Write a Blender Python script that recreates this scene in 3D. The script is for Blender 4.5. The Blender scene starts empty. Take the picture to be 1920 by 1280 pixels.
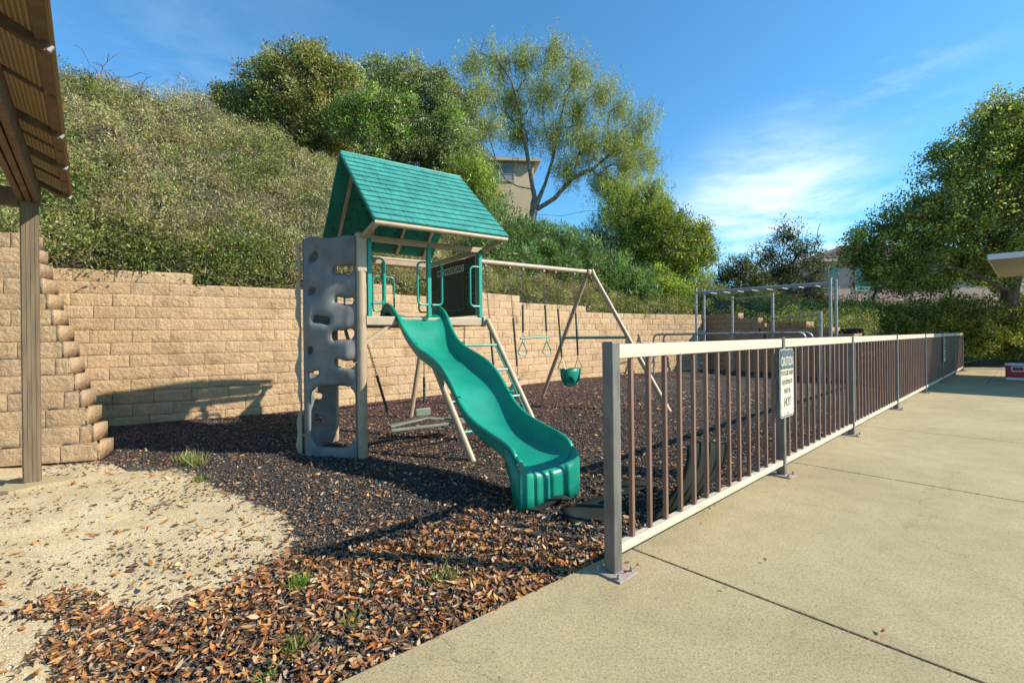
import bpy, bmesh, math, random
import numpy as np
from mathutils import Vector, Matrix
random.seed(7); rng = np.random.default_rng(11)
scene = bpy.context.scene
R_ = math.radians

# ------------------------------------------------------------------ camera
CAMH, F, ROLL, CX, CY = 1.2, 880.0, .011, 960.0, 630.3
cam_d = bpy.data.cameras.new('camera'); cam = bpy.data.objects.new('camera', cam_d)
scene.collection.objects.link(cam); scene.camera = cam
cam.location = (0, 0, CAMH); cam.rotation_euler = (math.pi/2, ROLL, 0)
cam_d.sensor_width = 36; cam_d.lens = F/1920*36; cam_d.shift_y = (CY-640)/1920
cam_d.clip_start = .05; cam_d.clip_end = 2000

# ------------------------------------------------------------------ light and sky
SUN = Vector((1.42, -.26, 1)).normalized()
el = math.asin(SUN.z); az = math.atan2(SUN.x, SUN.y)
w = bpy.data.worlds.new('World'); scene.world = w; w.use_nodes = True
nt = w.node_tree; N = nt.nodes; L = nt.links; N.clear()
out = N.new('ShaderNodeOutputWorld'); bg = N.new('ShaderNodeBackground'); sky = N.new('ShaderNodeTexSky')
sky.sky_type = 'NISHITA'; sky.sun_disc = False; sky.sun_elevation = el; sky.sun_rotation = az
sky.altitude = 300; sky.air_density = 1.0; sky.dust_density = .3; sky.ozone_density = 4.5
bg.inputs[1].default_value = .088
tc = N.new('ShaderNodeTexCoord')
mp = N.new('ShaderNodeMapping'); mp.inputs['Scale'].default_value = (1.0, 1.0, 3.6); mp.inputs['Rotation'].default_value = (R_(8), R_(6), 0)
nz = N.new('ShaderNodeTexNoise'); nz.inputs['Scale'].default_value = 2.6; nz.inputs['Detail'].default_value = 9; nz.inputs['Roughness'].default_value = .62; nz.inputs['Distortion'].default_value = .25
L.new(tc.outputs['Generated'], mp.inputs[0]); L.new(mp.outputs[0], nz.inputs[0])
cr = N.new('ShaderNodeValToRGB'); cr.color_ramp.elements[0].position = .5; cr.color_ramp.elements[1].position = .8
L.new(nz.outputs[0], cr.inputs[0])
def cloud_bank(direction, width, amount):
    """soft bank of thin cloud standing in one part of the sky"""
    dt = N.new('ShaderNodeVectorMath'); dt.operation = 'DISTANCE'
    L.new(tc.outputs['Generated'], dt.inputs[0]); dt.inputs[1].default_value = Vector(direction).normalized()
    mr = N.new('ShaderNodeMapRange'); mr.interpolation_type = 'SMOOTHSTEP'
    mr.inputs[1].default_value = width; mr.inputs[2].default_value = 0; mr.inputs[3].default_value = 0; mr.inputs[4].default_value = amount
    L.new(dt.outputs['Value'], mr.inputs[0]); return mr.outputs[0]
def mth(op, a, b=None):
    m = N.new('ShaderNodeMath'); m.operation = op
    for i, v in enumerate((a, b)):
        if v is None: continue
        if isinstance(v, (int, float)): m.inputs[i].default_value = v
        else: L.new(v, m.inputs[i])
    m.use_clamp = (op == 'MULTIPLY_ADD'); return m.outputs[0]
b1 = cloud_bank((.56, 1, .24), .24, .95)
b2 = cloud_bank((.56, 1, .13), .30, 1.6)
b3 = cloud_bank((.78, 1, .60), .20, .55)
b4 = cloud_bank((-.8, 1, .55), .55, .16)
nadd = mth('ADD', nz.outputs[0], -.36)
bank = mth('MULTIPLY', mth('ADD', b1, b2), mth('MULTIPLY', nadd, 2.5))
wisp = mth('MULTIPLY', mth('ADD', b3, b4), cr.outputs[0])
msk = mth('MINIMUM', mth('MAXIMUM', mth('ADD', bank, wisp), 0.0), .88)
mx = N.new('ShaderNodeMixRGB'); mx.inputs[2].default_value = (8.4, 9.3, 9.9, 1)
tint = N.new('ShaderNodeMixRGB'); tint.blend_type = 'MULTIPLY'; tint.inputs[0].default_value = 1; tint.inputs[2].default_value = (.86, 1.50, 1.60, 1)
L.new(sky.outputs[0], tint.inputs[1]); L.new(tint.outputs[0], mx.inputs[1]); L.new(msk, mx.inputs[0])
L.new(mx.outputs[0], bg.inputs[0]); L.new(bg.outputs[0], out.inputs[0])
sd = bpy.data.lights.new('sun', 'SUN'); sd.energy = 4.6; sd.angle = R_(.55); sd.color = (1, .93, .80)
so = bpy.data.objects.new('sun', sd); scene.collection.objects.link(so)
so.rotation_euler = SUN.to_track_quat('Z', 'Y').to_euler()
vs = scene.view_settings; vs.view_transform = 'Standard'; vs.look = 'None'; vs.exposure = .76; vs.gamma = 1
scene.cycles.max_bounces = 6; scene.cycles.transparent_max_bounces = 8

# ------------------------------------------------------------------ measured frames of reference
def ray(u, v):
    du, dv = u-CX, v-CY
    return (du-ROLL*dv)/F, (dv+ROLL*du)/F
def G(u, v, z=0):
    a, b = ray(u, v); Y = (CAMH-z)/b; return Vector((a*Y, Y, z))
def at(u, v, Y):
    a, b = ray(u, v); return Vector((a*Y, Y, CAMH-b*Y))
E1 = Vector((.814, .58, 0)); E2 = Vector((-.58, .814, 0)); T0 = Vector((-1.521, 4.807, 0))
def T(a, b, z=0): return T0+E1*a+E2*b+Vector((0, 0, z))          # play tower: along the front, into depth, up
FD = Vector((.7427, .6696, 0)); JD = Vector((.6696, -.7427, 0)); FP = Vector((.501, 2.38, 0))
def FN(s, p, z=0): return FP+FD*s+JD*p+Vector((0, 0, z))         # fence: along it, out over the slab, up
UP = Vector((0, 0, 1))

# ------------------------------------------------------------------ scene helpers
COL = scene.collection
def tag(o, label=None, cat=None, group=None, kind=None):
    if label: o['label'] = label
    if cat: o['category'] = cat
    if group: o['group'] = group
    if kind: o['kind'] = kind
    return o
def thing(name, loc, label, cat, group=None):
    o = bpy.data.objects.new(name, None); COL.objects.link(o); o.location = loc; o.empty_display_size = .1
    return tag(o, label, cat, group)
def world_loc(o):
    v = Vector(o.location)
    while o.parent: o = o.parent; v += Vector(o.location)
    return v
class MB:
    def __init__(s): s.v = []; s.f = []
    def add(s, vs, fs):
        n = len(s.v); s.v += [tuple(p) for p in vs]; s.f += [tuple(i+n for i in f) for f in fs]
    def box(s, c, size, ax=None):
        c = Vector(c); X, Y, Z = ax or (Vector((1, 0, 0)), Vector((0, 1, 0)), UP); a, b, d = [q/2 for q in size]
        vs = [c+X*(a*i)+Y*(b*j)+Z*(d*k) for i in (-1, 1) for j in (-1, 1) for k in (-1, 1)]
        s.add(vs, [(0, 1, 3, 2), (4, 6, 7, 5), (0, 4, 5, 1), (2, 3, 7, 6), (0, 2, 6, 4), (1, 5, 7, 3)])
    def bar(s, p, q, wd, ht, up=UP):
        p, q = Vector(p), Vector(q); d = (q-p); l = d.length; d.normalize()
        sd_ = d.cross(up).normalized(); u2 = sd_.cross(d).normalized()
        s.box((p+q)/2, (l, wd, ht), (d, sd_, u2))
    def tube(s, pts, r, n=10, caps=True):
        pts = [Vector(p) for p in pts]; m = len(pts)
        rs = r if hasattr(r, '__len__') else [r]*m
        t0 = (pts[1]-pts[0]).normalized(); ref = UP if abs(t0.z) < .9 else Vector((1, 0, 0))
        nx = t0.cross(ref).normalized(); vs = []
        for i, p in enumerate(pts):
            t = (pts[min(i+1, m-1)]-pts[max(i-1, 0)])
            t = t.normalized() if t.length > 1e-9 else t0
            nx = (nx-t*nx.dot(t)); nx = nx.normalized() if nx.length > 1e-6 else t.orthogonal().normalized()
            ny = t.cross(nx)
            for k in range(n):
                a = 2*math.pi*k/n; vs.append(p+nx*(rs[i]*math.cos(a))+ny*(rs[i]*math.sin(a)))
        fs = [(i*n+k, i*n+(k+1) % n, (i+1)*n+(k+1) % n, (i+1)*n+k) for i in range(m-1) for k in range(n)]
        if caps: fs += [tuple(range(n-1, -1, -1)), tuple(range((m-1)*n, m*n))]
        s.add(vs, fs)
    def build(s, name, mat, parent=None, smooth=False, bevel=0, seg=2, solid=0):
        me = bpy.data.meshes.new(name); off = world_loc(parent) if parent else Vector((0, 0, 0))
        me.from_pydata([tuple(Vector(p)-off) for p in s.v], [], s.f); me.update()
        o = bpy.data.objects.new(name, me); COL.objects.link(o)
        if parent: o.parent = parent
        me.materials.append(mat)
        bm = bmesh.new(); bm.from_mesh(me); bmesh.ops.recalc_face_normals(bm, faces=bm.faces); bm.to_mesh(me); bm.free()
        if smooth: me.shade_smooth() if hasattr(me, 'shade_smooth') else None
        if solid: m_ = o.modifiers.new('thick', 'SOLIDIFY'); m_.thickness = solid; m_.offset = 0
        if bevel: m_ = o.modifiers.new('bevel', 'BEVEL'); m_.width = bevel; m_.segments = seg; m_.limit_method = 'ANGLE'
        if smooth:
            try:
                me.set_sharp_from_angle(angle=R_(38))
            except Exception: pass
        return o
def np_mesh(name, V, Fc, mat, parent=None, col=None, kf=None):
    """numpy mesh: V (n,3), Fc (m,k) faces, col (n,3) colour of each vertex"""
    me = bpy.data.meshes.new(name); k = Fc.shape[1]; V = np.asarray(V, np.float32)
    if parent: V = V-np.array(world_loc(parent), np.float32)
    me.vertices.add(len(V)); me.vertices.foreach_set('co', V.ravel())
    me.loops.add(Fc.size); me.loops.foreach_set('vertex_index', Fc.astype(np.int32).ravel())
    me.polygons.add(len(Fc)); me.polygons.foreach_set('loop_start', np.arange(0, Fc.size, k, dtype=np.int32))
    me.update(calc_edges=True)
    if col is not None:
        at_ = me.color_attributes.new('col', 'FLOAT_COLOR', 'POINT')
        c4 = np.ones((len(V), 4), np.float32); c4[:, :3] = col; at_.data.foreach_set('color', c4.ravel())
    me.materials.append(mat); o = bpy.data.objects.new(name, me); COL.objects.link(o)
    if parent: o.parent = parent
    return o
def hsh(i, j, s):
    v = np.sin(i*127.1+j*311.7+s*74.7)*43758.5453
    return v-np.floor(v)
def vnoise(x, y, s=0):
    i, j = np.floor(x), np.floor(y); f, g = x-i, y-j; f = f*f*(3-2*f); g = g*g*(3-2*g)
    return (hsh(i, j, s)*(1-f)+hsh(i+1, j, s)*f)*(1-g)+(hsh(i, j+1, s)*(1-f)+hsh(i+1, j+1, s)*f)*g
def fbm(x, y, s=0, o=4):
    t = 0; a = .5
    for k in range(o): t = t+a*vnoise(x*2**k, y*2**k, s+k); a *= .5
    return t
def inpoly(x, y, P):
    c = np.zeros(np.shape(x), bool); n = len(P)
    for i in range(n):
        x1, y1 = P[i][0], P[i][1]; x2, y2 = P[(i+1) % n][0], P[(i+1) % n][1]
        if y1 == y2: continue
        q = ((y1 > y) != (y2 > y)) & (x < (x2-x1)*(y-y1)/(y2-y1)+x1); c ^= q
    return c

# ------------------------------------------------------------------ materials
def mat(name, col=(.5, .5, .5), rough=.6, metal=0, var=.0, vscale=8, bump=0, bscale=60, bdist=.01, col2=None, spec=.5, coat=0, stretch=None, detail=6):
    m = bpy.data.materials.new(name); m.use_nodes = True; t = m.node_tree; n = t.nodes; l = t.links
    p = n['Principled BSDF']; p.inputs['Roughness'].default_value = rough; p.inputs['Metallic'].default_value = metal
    p.inputs['Specular IOR Level'].default_value = spec; p.inputs['Coat Weight'].default_value = coat
    co = n.new('ShaderNodeNewGeometry'); src = co.outputs['Position']
    if stretch:
        mpp = n.new('ShaderNodeMapping'); mpp.inputs['Scale'].default_value = stretch; l.new(src, mpp.inputs[0]); src = mpp.outputs[0]
    if var or col2:
        z = n.new('ShaderNodeTexNoise'); z.inputs['Scale'].default_value = vscale; z.inputs['Detail'].default_value = detail; l.new(src, z.inputs[0])
        r = n.new('ShaderNodeValToRGB'); r.color_ramp.elements[0].position = .35; r.color_ramp.elements[1].position = .66
        a = col2 or tuple(c*(1-var) for c in col); r.color_ramp.elements[0].color = (*a, 1); r.color_ramp.elements[1].color = (*col, 1)
        l.new(z.outputs[0], r.inputs[0]); l.new(r.outputs[0], p.inputs['Base Color'])
    else: p.inputs['Base Color'].default_value = (*col, 1)
    if bump:
        z2 = n.new('ShaderNodeTexNoise'); z2.inputs['Scale'].default_value = bscale; z2.inputs['Detail'].default_value = 5; l.new(src, z2.inputs[0])
        b = n.new('ShaderNodeBump'); b.inputs['Strength'].default_value = bump; b.inputs['Distance'].default_value = bdist
        l.new(z2.outputs[0], b.inputs['Height']); l.new(b.outputs[0], p.inputs['Normal'])
    return m
def leafmat(name, trans=.35, rough=.5, spec=.4):
    m = bpy.data.materials.new(name); m.use_nodes = True; t = m.node_tree; n = t.nodes; l = t.links
    p = n['Principled BSDF']; p.inputs['Roughness'].default_value = rough; p.inputs['Specular IOR Level'].default_value = spec
    a = n.new('ShaderNodeAttribute'); a.attribute_name = 'col'; l.new(a.outputs['Color'], p.inputs['Base Color'])
    if trans:
        tr = n.new('ShaderNodeBsdfTranslucent'); g = n.new('ShaderNodeMixRGB'); g.blend_type = 'MULTIPLY'; g.inputs[0].default_value = 1
        g.inputs[2].default_value = (1.15, 1.2, .6, 1); l.new(a.outputs['Color'], g.inputs[1]); l.new(g.outputs[0], tr.inputs['Color'])
        x = n.new('ShaderNodeMixShader'); x.inputs[0].default_value = trans; l.new(p.outputs[0], x.inputs[1]); l.new(tr.outputs[0], x.inputs[2])
        l.new(x.outputs[0], n['Material Output'].inputs['Surface'])
    return m
M = {}
M['leaf'] = leafmat('foliage', .38); M['dryleaf'] = leafmat('fallen leaf', .18, .6, .3); M['chip'] = leafmat('rubber chip', 0, .75, .25)
M['bark'] = mat('bark', (.16, .12, .09), .9, var=.5, vscale=9, bump=.6, bscale=30, bdist=.02)
M['palebark'] = mat('pale bark', (.27, .22, .17), .9, var=.55, vscale=7, bump=.6, bscale=25, bdist=.03)
M['twig'] = mat('dry twig', (.38, .34, .27), .9, var=.4, vscale=6)
M['greenplastic'] = mat('green plastic', (.012, .245, .165), .38, spec=.5, col2=(.002, .205, .135), vscale=5, detail=12, bump=.1, bscale=220, bdist=.002)
M['roofplastic'] = mat('roof plastic', (.06, .315, .265), .5, var=.3, vscale=6, bump=.2, bscale=160, bdist=.003)
M['roofunder'] = mat('roof underside plastic', (.004, .19, .135), .5, var=.3, vscale=7)
M['roofhole'] = mat('roof dimple', (.004, .05, .038), .7)
M['greenmetal'] = mat('green metal', (.01, .29, .21), .38, var=.15, vscale=12)
M['tanmetal'] = mat('tan metal', (.41, .30, .19), .42, var=.18, vscale=9, bump=.06, bscale=90, bdist=.002)
M['tanplastic'] = mat('tan plastic', (.43, .33, .22), .5, var=.15, vscale=6)
M['greyplastic'] = mat('grey plastic', (.19, .185, .175), .55, var=.3, vscale=7, detail=10, bump=.25, bscale=180, bdist=.002)
M['board'] = mat('chalkboard plastic', (.03, .05, .032), .7, var=.4, vscale=7)
M['boardline'] = mat('chalkboard moulding line', (.13, .17, .11), .7)
M['cream'] = mat('cream plastic', (.62, .56, .44), .6)
M['ink'] = mat('dark ink', (.02, .02, .022), .7)
M['galv'] = mat('galvanised steel', (.42, .42, .41), .5, metal=.35, var=.35, vscale=14, bump=.1, bscale=70, bdist=.002)
M['post'] = mat('weathered steel post', (.20, .185, .165), .45, metal=.3, var=.35, vscale=16, bump=.12, bscale=60, bdist=.002, stretch=(1, 1, .35))
M['rust'] = mat('rusty steel', (.30, .19, .13), .85, col2=(.33, .31, .28), vscale=30, bump=.4, bscale=90, bdist=.004)
M['rail'] = mat('cream painted rail', (.60, .50, .375), .5, var=.14, vscale=7, bump=.05, bscale=80, bdist=.001)
M['picket'] = mat('brown painted picket', (.24, .13, .09), .5, var=.28, vscale=9, stretch=(1, 1, .3))
M['chain'] = mat('chain steel', (.26, .23, .21), .45, metal=.6, col2=(.22, .13, .09), vscale=5)
M['grip'] = mat('dark green grip', (.03, .045, .04), .6)
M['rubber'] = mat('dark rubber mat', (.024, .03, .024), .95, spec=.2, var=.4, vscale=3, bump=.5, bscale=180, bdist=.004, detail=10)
M['wood'] = mat('stained timber', (.16, .095, .05), .65, var=.5, vscale=5, bump=.25, bscale=40, bdist=.004, stretch=(3, 3, .6))
M['postwood'] = mat('weathered timber', (.175, .125, .07), .75, var=.35, vscale=7, bump=.3, bscale=50, bdist=.004, stretch=(4, 4, .4))
M['white'] = mat('white paint', (.75, .74, .70), .6, var=.1, vscale=3)
M['beige'] = mat('beige stucco', (.62, .47, .31), .9, var=.12, vscale=1.2, bump=.3, bscale=30, bdist=.01)
M['pink'] = mat('pink stucco', (.55, .36, .28), .9, var=.12, vscale=1.2, bump=.3, bscale=30, bdist=.01)
M['tile'] = mat('clay roof tile', (.38, .24, .17), .85, var=.5, vscale=5, bump=.4, bscale=10, bdist=.03)
M['teal'] = mat('teal window blind', (.12, .30, .25), .3, var=.2, vscale=3)
M['glass'] = mat('window glass', (.30, .34, .36), .12, var=.3, vscale=2)
M['red'] = mat('red plastic', (.50, .012, .02), .35, var=.1, vscale=8)
M['rock'] = mat('pale boulder', (.34, .28, .21), .95, var=.5, vscale=5, bump=.8, bscale=9, bdist=.05)
M['awning'] = mat('painted soffit', (.52, .48, .38), .7, var=.1, vscale=2)
M['grass'] = leafmat('grass blade', .4)

def ramp(n, stops):
    r = n.new('ShaderNodeValToRGB'); e = r.color_ramp.elements
    while len(e) < len(stops): e.new(.5)
    for i, (p, c) in enumerate(stops): e[i].position = p; e[i].color = (*c, 1)
    return r
def ground_material():
    m = bpy.data.materials.new('mulch and sand'); m.use_nodes = True; t = m.node_tree; n = t.nodes; l = t.links; p = n['Principled BSDF']
    p.inputs['Roughness'].default_value = .85; p.inputs['Specular IOR Level'].default_value = .25
    g = n.new('ShaderNodeNewGeometry').outputs['Position']
    nzz = n.new('ShaderNodeTexNoise'); nzz.inputs['Scale'].default_value = 30; nzz.inputs['Detail'].default_value = 2; l.new(g, nzz.inputs[0])
    wr = n.new('ShaderNodeMixRGB'); wr.blend_type = 'ADD'; wr.inputs[0].default_value = .03; l.new(g, wr.inputs[1]); l.new(nzz.outputs['Color'], wr.inputs[2])
    v = n.new('ShaderNodeTexVoronoi'); v.inputs['Scale'].default_value = 62; l.new(wr.outputs[0], v.inputs[0])
    sp = n.new('ShaderNodeSeparateColor'); l.new(v.outputs['Color'], sp.inputs[0])
    big = n.new('ShaderNodeTexNoise'); big.inputs['Scale'].default_value = 1.1; big.inputs['Detail'].default_value = 4; l.new(g, big.inputs[0])
    ad = n.new('ShaderNodeMath'); ad.operation = 'MULTIPLY_ADD'; l.new(big.outputs[0], ad.inputs[0]); ad.inputs[1].default_value = .55; l.new(sp.outputs[0], ad.inputs[2])
    mul = ramp(n, [(0, (.032, .031, .031)), (.50, (.048, .043, .042)), (.72, (.07, .052, .046)), (.88, (.12, .08, .06)), (1.0, (.22, .15, .10)), (1.0, (.38, .28, .19))])
    mul.color_ramp.elements[4].position = .985
    sc = n.new('ShaderNodeMath'); sc.operation = 'MULTIPLY'; sc.inputs[1].default_value = .76; l.new(ad.outputs[0], sc.inputs[0]); l.new(sc.outputs[0], mul.inputs[0])
    # sand: decomposed granite
    sn = n.new('ShaderNodeTexNoise'); sn.inputs['Scale'].default_value = 2.2; sn.inputs['Detail'].default_value = 5; l.new(g, sn.inputs[0])
    sr = ramp(n, [(.3, (.47, .36, .205)), (.7, (.62, .50, .31))]); l.new(sn.outputs[0], sr.inputs[0])
    sv = n.new('ShaderNodeTexVoronoi'); sv.inputs['Scale'].default_value = 130; l.new(g, sv.inputs[0])
    ss = n.new('ShaderNodeSeparateColor'); l.new(sv.outputs['Color'], ss.inputs[0])
    sg = ramp(n, [(0, (.62, .56, .5)), (.5, (1, 1, 1)), (1, (1.25, 1.25, 1.22))]); l.new(ss.outputs[0], sg.inputs[0])
    sm = n.new('ShaderNodeMixRGB'); sm.blend_type = 'MULTIPLY'; sm.inputs[0].default_value = .8; l.new(sr.outputs[0], sm.inputs[1]); l.new(sg.outputs[0], sm.inputs[2])
    at_ = n.new('ShaderNodeAttribute'); at_.attribute_name = 'col'; sa = n.new('ShaderNodeSeparateColor'); l.new(at_.outputs['Color'], sa.inputs[0])
    en = n.new('ShaderNodeTexNoise'); en.inputs['Scale'].default_value = 16; en.inputs['Detail'].default_value = 8; en.inputs['Roughness'].default_value = .75; l.new(g, en.inputs[0])
    e2 = n.new('ShaderNodeMath'); e2.operation = 'ADD'; l.new(sa.outputs[0], e2.inputs[0]); l.new(en.outputs[0], e2.inputs[1])
    e3 = n.new('ShaderNodeMapRange'); e3.inputs[1].default_value = .95; e3.inputs[2].default_value = 1.03; l.new(e2.outputs[0], e3.inputs[0])
    mix = n.new('ShaderNodeMixRGB'); l.new(e3.outputs[0], mix.inputs[0]); l.new(mul.outputs[0], mix.inputs[1]); l.new(sm.outputs[0], mix.inputs[2])
    # red-brown shredded rubber towards the back of the bed (green channel), compacted grey earth (blue channel)
    rd = n.new('ShaderNodeMixRGB'); rd.blend_type = 'MULTIPLY'; rd.inputs[2].default_value = (1.5, .95, .9, 1); l.new(sa.outputs[1], rd.inputs[0]); l.new(mix.outputs[0], rd.inputs[1])
    ea = n.new('ShaderNodeMixRGB'); ea.inputs[2].default_value = (.36, .29, .17, 1)
    eb = n.new('ShaderNodeMath'); eb.operation = 'MULTIPLY'; l.new(sa.outputs[2], eb.inputs[0]); l.new(sn.outputs[0], eb.inputs[1]); l.new(eb.outputs[0], ea.inputs[0])
    l.new(rd.outputs[0], ea.inputs[1]); l.new(ea.outputs[0], p.inputs['Base Color'])
    inv = n.new('ShaderNodeMath'); inv.operation = 'SUBTRACT'; inv.inputs[0].default_value = 1; l.new(e3.outputs[0], inv.inputs[1])
    h = n.new('ShaderNodeMath'); h.operation = 'MULTIPLY'; l.new(sp.outputs[1], h.inputs[0]); l.new(inv.outputs[0], h.inputs[1])
    h2 = n.new('ShaderNodeMath'); h2.operation = 'MULTIPLY_ADD'; l.new(ss.outputs[1], h2.inputs[0]); h2.inputs[1].default_value = .16; l.new(h.outputs[0], h2.inputs[2])
    b = n.new('ShaderNodeBump'); b.inputs['Strength'].default_value = 1; b.inputs['Distance'].default_value = .016; l.new(h2.outputs[0], b.inputs['Height']); l.new(b.outputs[0], p.inputs['Normal'])
    return m
def concrete_material():
    m = bpy.data.materials.new('broom finished concrete'); m.use_nodes = True; t = m.node_tree; n = t.nodes; l = t.links; p = n['Principled BSDF']
    p.inputs['Roughness'].default_value = .85; p.inputs['Specular IOR Level'].default_value = .25
    g = n.new('ShaderNodeNewGeometry').outputs['Position']
    a = n.new('ShaderNodeTexNoise'); a.inputs['Scale'].default_value = .9; a.inputs['Detail'].default_value = 7; a.inputs['Roughness'].default_value = .6; l.new(g, a.inputs[0])
    r = ramp(n, [(.25, (.33, .265, .15)), (.5, (.395, .32, .185)), (.78, (.45, .37, .22))]); l.new(a.outputs[0], r.inputs[0])
    f = n.new('ShaderNodeTexNoise'); f.inputs['Scale'].default_value = 85; f.inputs['Detail'].default_value = 6; f.inputs['Roughness'].default_value = .8; l.new(g, f.inputs[0])
    fr = ramp(n, [(.32, (.60, .57, .52)), (.5, (1, 1, 1)), (.72, (1.2, 1.2, 1.18))]); l.new(f.outputs[0], fr.inputs[0])
    x = n.new('ShaderNodeMixRGB'); x.blend_type = 'MULTIPLY'; x.inputs[0].default_value = .75; l.new(r.outputs[0], x.inputs[1]); l.new(fr.outputs[0], x.inputs[2])
    c = n.new('ShaderNodeTexNoise'); c.inputs['Scale'].default_value = 6; c.inputs['Detail'].default_value = 5; l.new(g, c.inputs[0])
    cr_ = ramp(n, [(.3, (.90, .885, .86)), (.6, (1.03, 1.02, 1.0))]); l.new(c.outputs[0], cr_.inputs[0])
    y = n.new('ShaderNodeMixRGB'); y.blend_type = 'MULTIPLY'; y.inputs[0].default_value = .8; l.new(x.outputs[0], y.inputs[1]); l.new(cr_.outputs[0], y.inputs[2])
    ag = n.new('ShaderNodeTexVoronoi'); ag.inputs['Scale'].default_value = 170; l.new(g, ag.inputs[0]); agc = n.new('ShaderNodeSeparateColor'); l.new(ag.outputs['Color'], agc.inputs[0])
    agr = ramp(n, [(0, (.55, .50, .44)), (.12, (.88, .87, .85)), (.5, (1, 1, 1)), (1, (1.16, 1.16, 1.14))]); l.new(agc.outputs[0], agr.inputs[0])
    y2 = n.new('ShaderNodeMixRGB'); y2.blend_type = 'MULTIPLY'; y2.inputs[0].default_value = .7; l.new(y.outputs[0], y2.inputs[1]); l.new(agr.outputs[0], y2.inputs[2])
    ck = n.new('ShaderNodeTexVoronoi'); ck.feature = 'DISTANCE_TO_EDGE'; ck.inputs['Scale'].default_value = .42; wv = n.new('ShaderNodeMixRGB'); wv.blend_type = 'ADD'; wv.inputs[0].default_value = .5; l.new(g, wv.inputs[1]); l.new(c.outputs['Color'], wv.inputs[2]); l.new(wv.outputs[0], ck.inputs[0])
    ckr = ramp(n, [(0, (.62, .58, .5)), (.0016, (1, 1, 1))]); l.new(ck.outputs['Distance'], ckr.inputs[0])
    y3 = n.new('ShaderNodeMixRGB'); y3.blend_type = 'MULTIPLY'; y3.inputs[0].default_value = .7; l.new(y2.outputs[0], y3.inputs[1]); l.new(ckr.outputs[0], y3.inputs[2])
    l.new(y3.outputs[0], p.inputs['Base Color'])
    b = n.new('ShaderNodeBump'); b.inputs['Strength'].default_value = .8; b.inputs['Distance'].default_value = .004; l.new(f.outputs[0], b.inputs['Height']); l.new(b.outputs[0], p.inputs['Normal'])
    return m
def block_material():
    m = bpy.data.materials.new('split faced block'); m.use_nodes = True; t = m.node_tree; n = t.nodes; l = t.links; p = n['Principled BSDF']
    p.inputs['Roughness'].default_value = .92; p.inputs['Specular IOR Level'].default_value = .15
    g = n.new('ShaderNodeNewGeometry').outputs['Position']; at_ = n.new('ShaderNodeAttribute'); at_.attribute_name = 'col'
    a = n.new('ShaderNodeTexNoise'); a.inputs['Scale'].default_value = 2.6; a.inputs['Detail'].default_value = 8; a.inputs['Roughness'].default_value = .65; l.new(g, a.inputs[0])
    r = ramp(n, [(.3, (.62, .59, .55)), (.44, (.93, .92, .91)), (.7, (1.1, 1.1, 1.1))]); l.new(a.outputs[0], r.inputs[0])
    x = n.new('ShaderNodeMixRGB'); x.blend_type = 'MULTIPLY'; x.inputs[0].default_value = 1; l.new(at_.outputs['Color'], x.inputs[1]); l.new(r.outputs[0], x.inputs[2])
    f = n.new('ShaderNodeTexNoise'); f.inputs['Scale'].default_value = 75; f.inputs['Detail'].default_value = 4; l.new(g, f.inputs[0])
    fr = ramp(n, [(.3, (.75, .74, .72)), (.6, (1.08, 1.08, 1.08))]); l.new(f.outputs[0], fr.inputs[0])
    y = n.new('ShaderNodeMixRGB'); y.blend_type = 'MULTIPLY'; y.inputs[0].default_value = .8; l.new(x.outputs[0], y.inputs[1]); l.new(fr.outputs[0], y.inputs[2])
    l.new(y.outputs[0], p.inputs['Base Color'])
    k = n.new('ShaderNodeTexNoise'); k.inputs['Scale'].default_value = 22; k.inputs['Detail'].default_value = 8; k.inputs['Roughness'].default_value = .68; l.new(g, k.inputs[0])
    b = n.new('ShaderNodeBump'); b.inputs['Strength'].default_value = 1; b.inputs['Distance'].default_value = .032; l.new(k.outputs[0], b.inputs['Height']); l.new(b.outputs[0], p.inputs['Normal'])
    return m
M['ground'] = ground_material(); M['slab'] = concrete_material(); M['block'] = block_material()
M['soil'] = mat('joint soil', (.07, .05, .035), .95, var=.5, vscale=20)
M['hill'] = mat('hill soil', (.06, .05, .03), .95, col2=(.03, .035, .018), vscale=2.5, bump=.8, bscale=14, bdist=.1)

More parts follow.
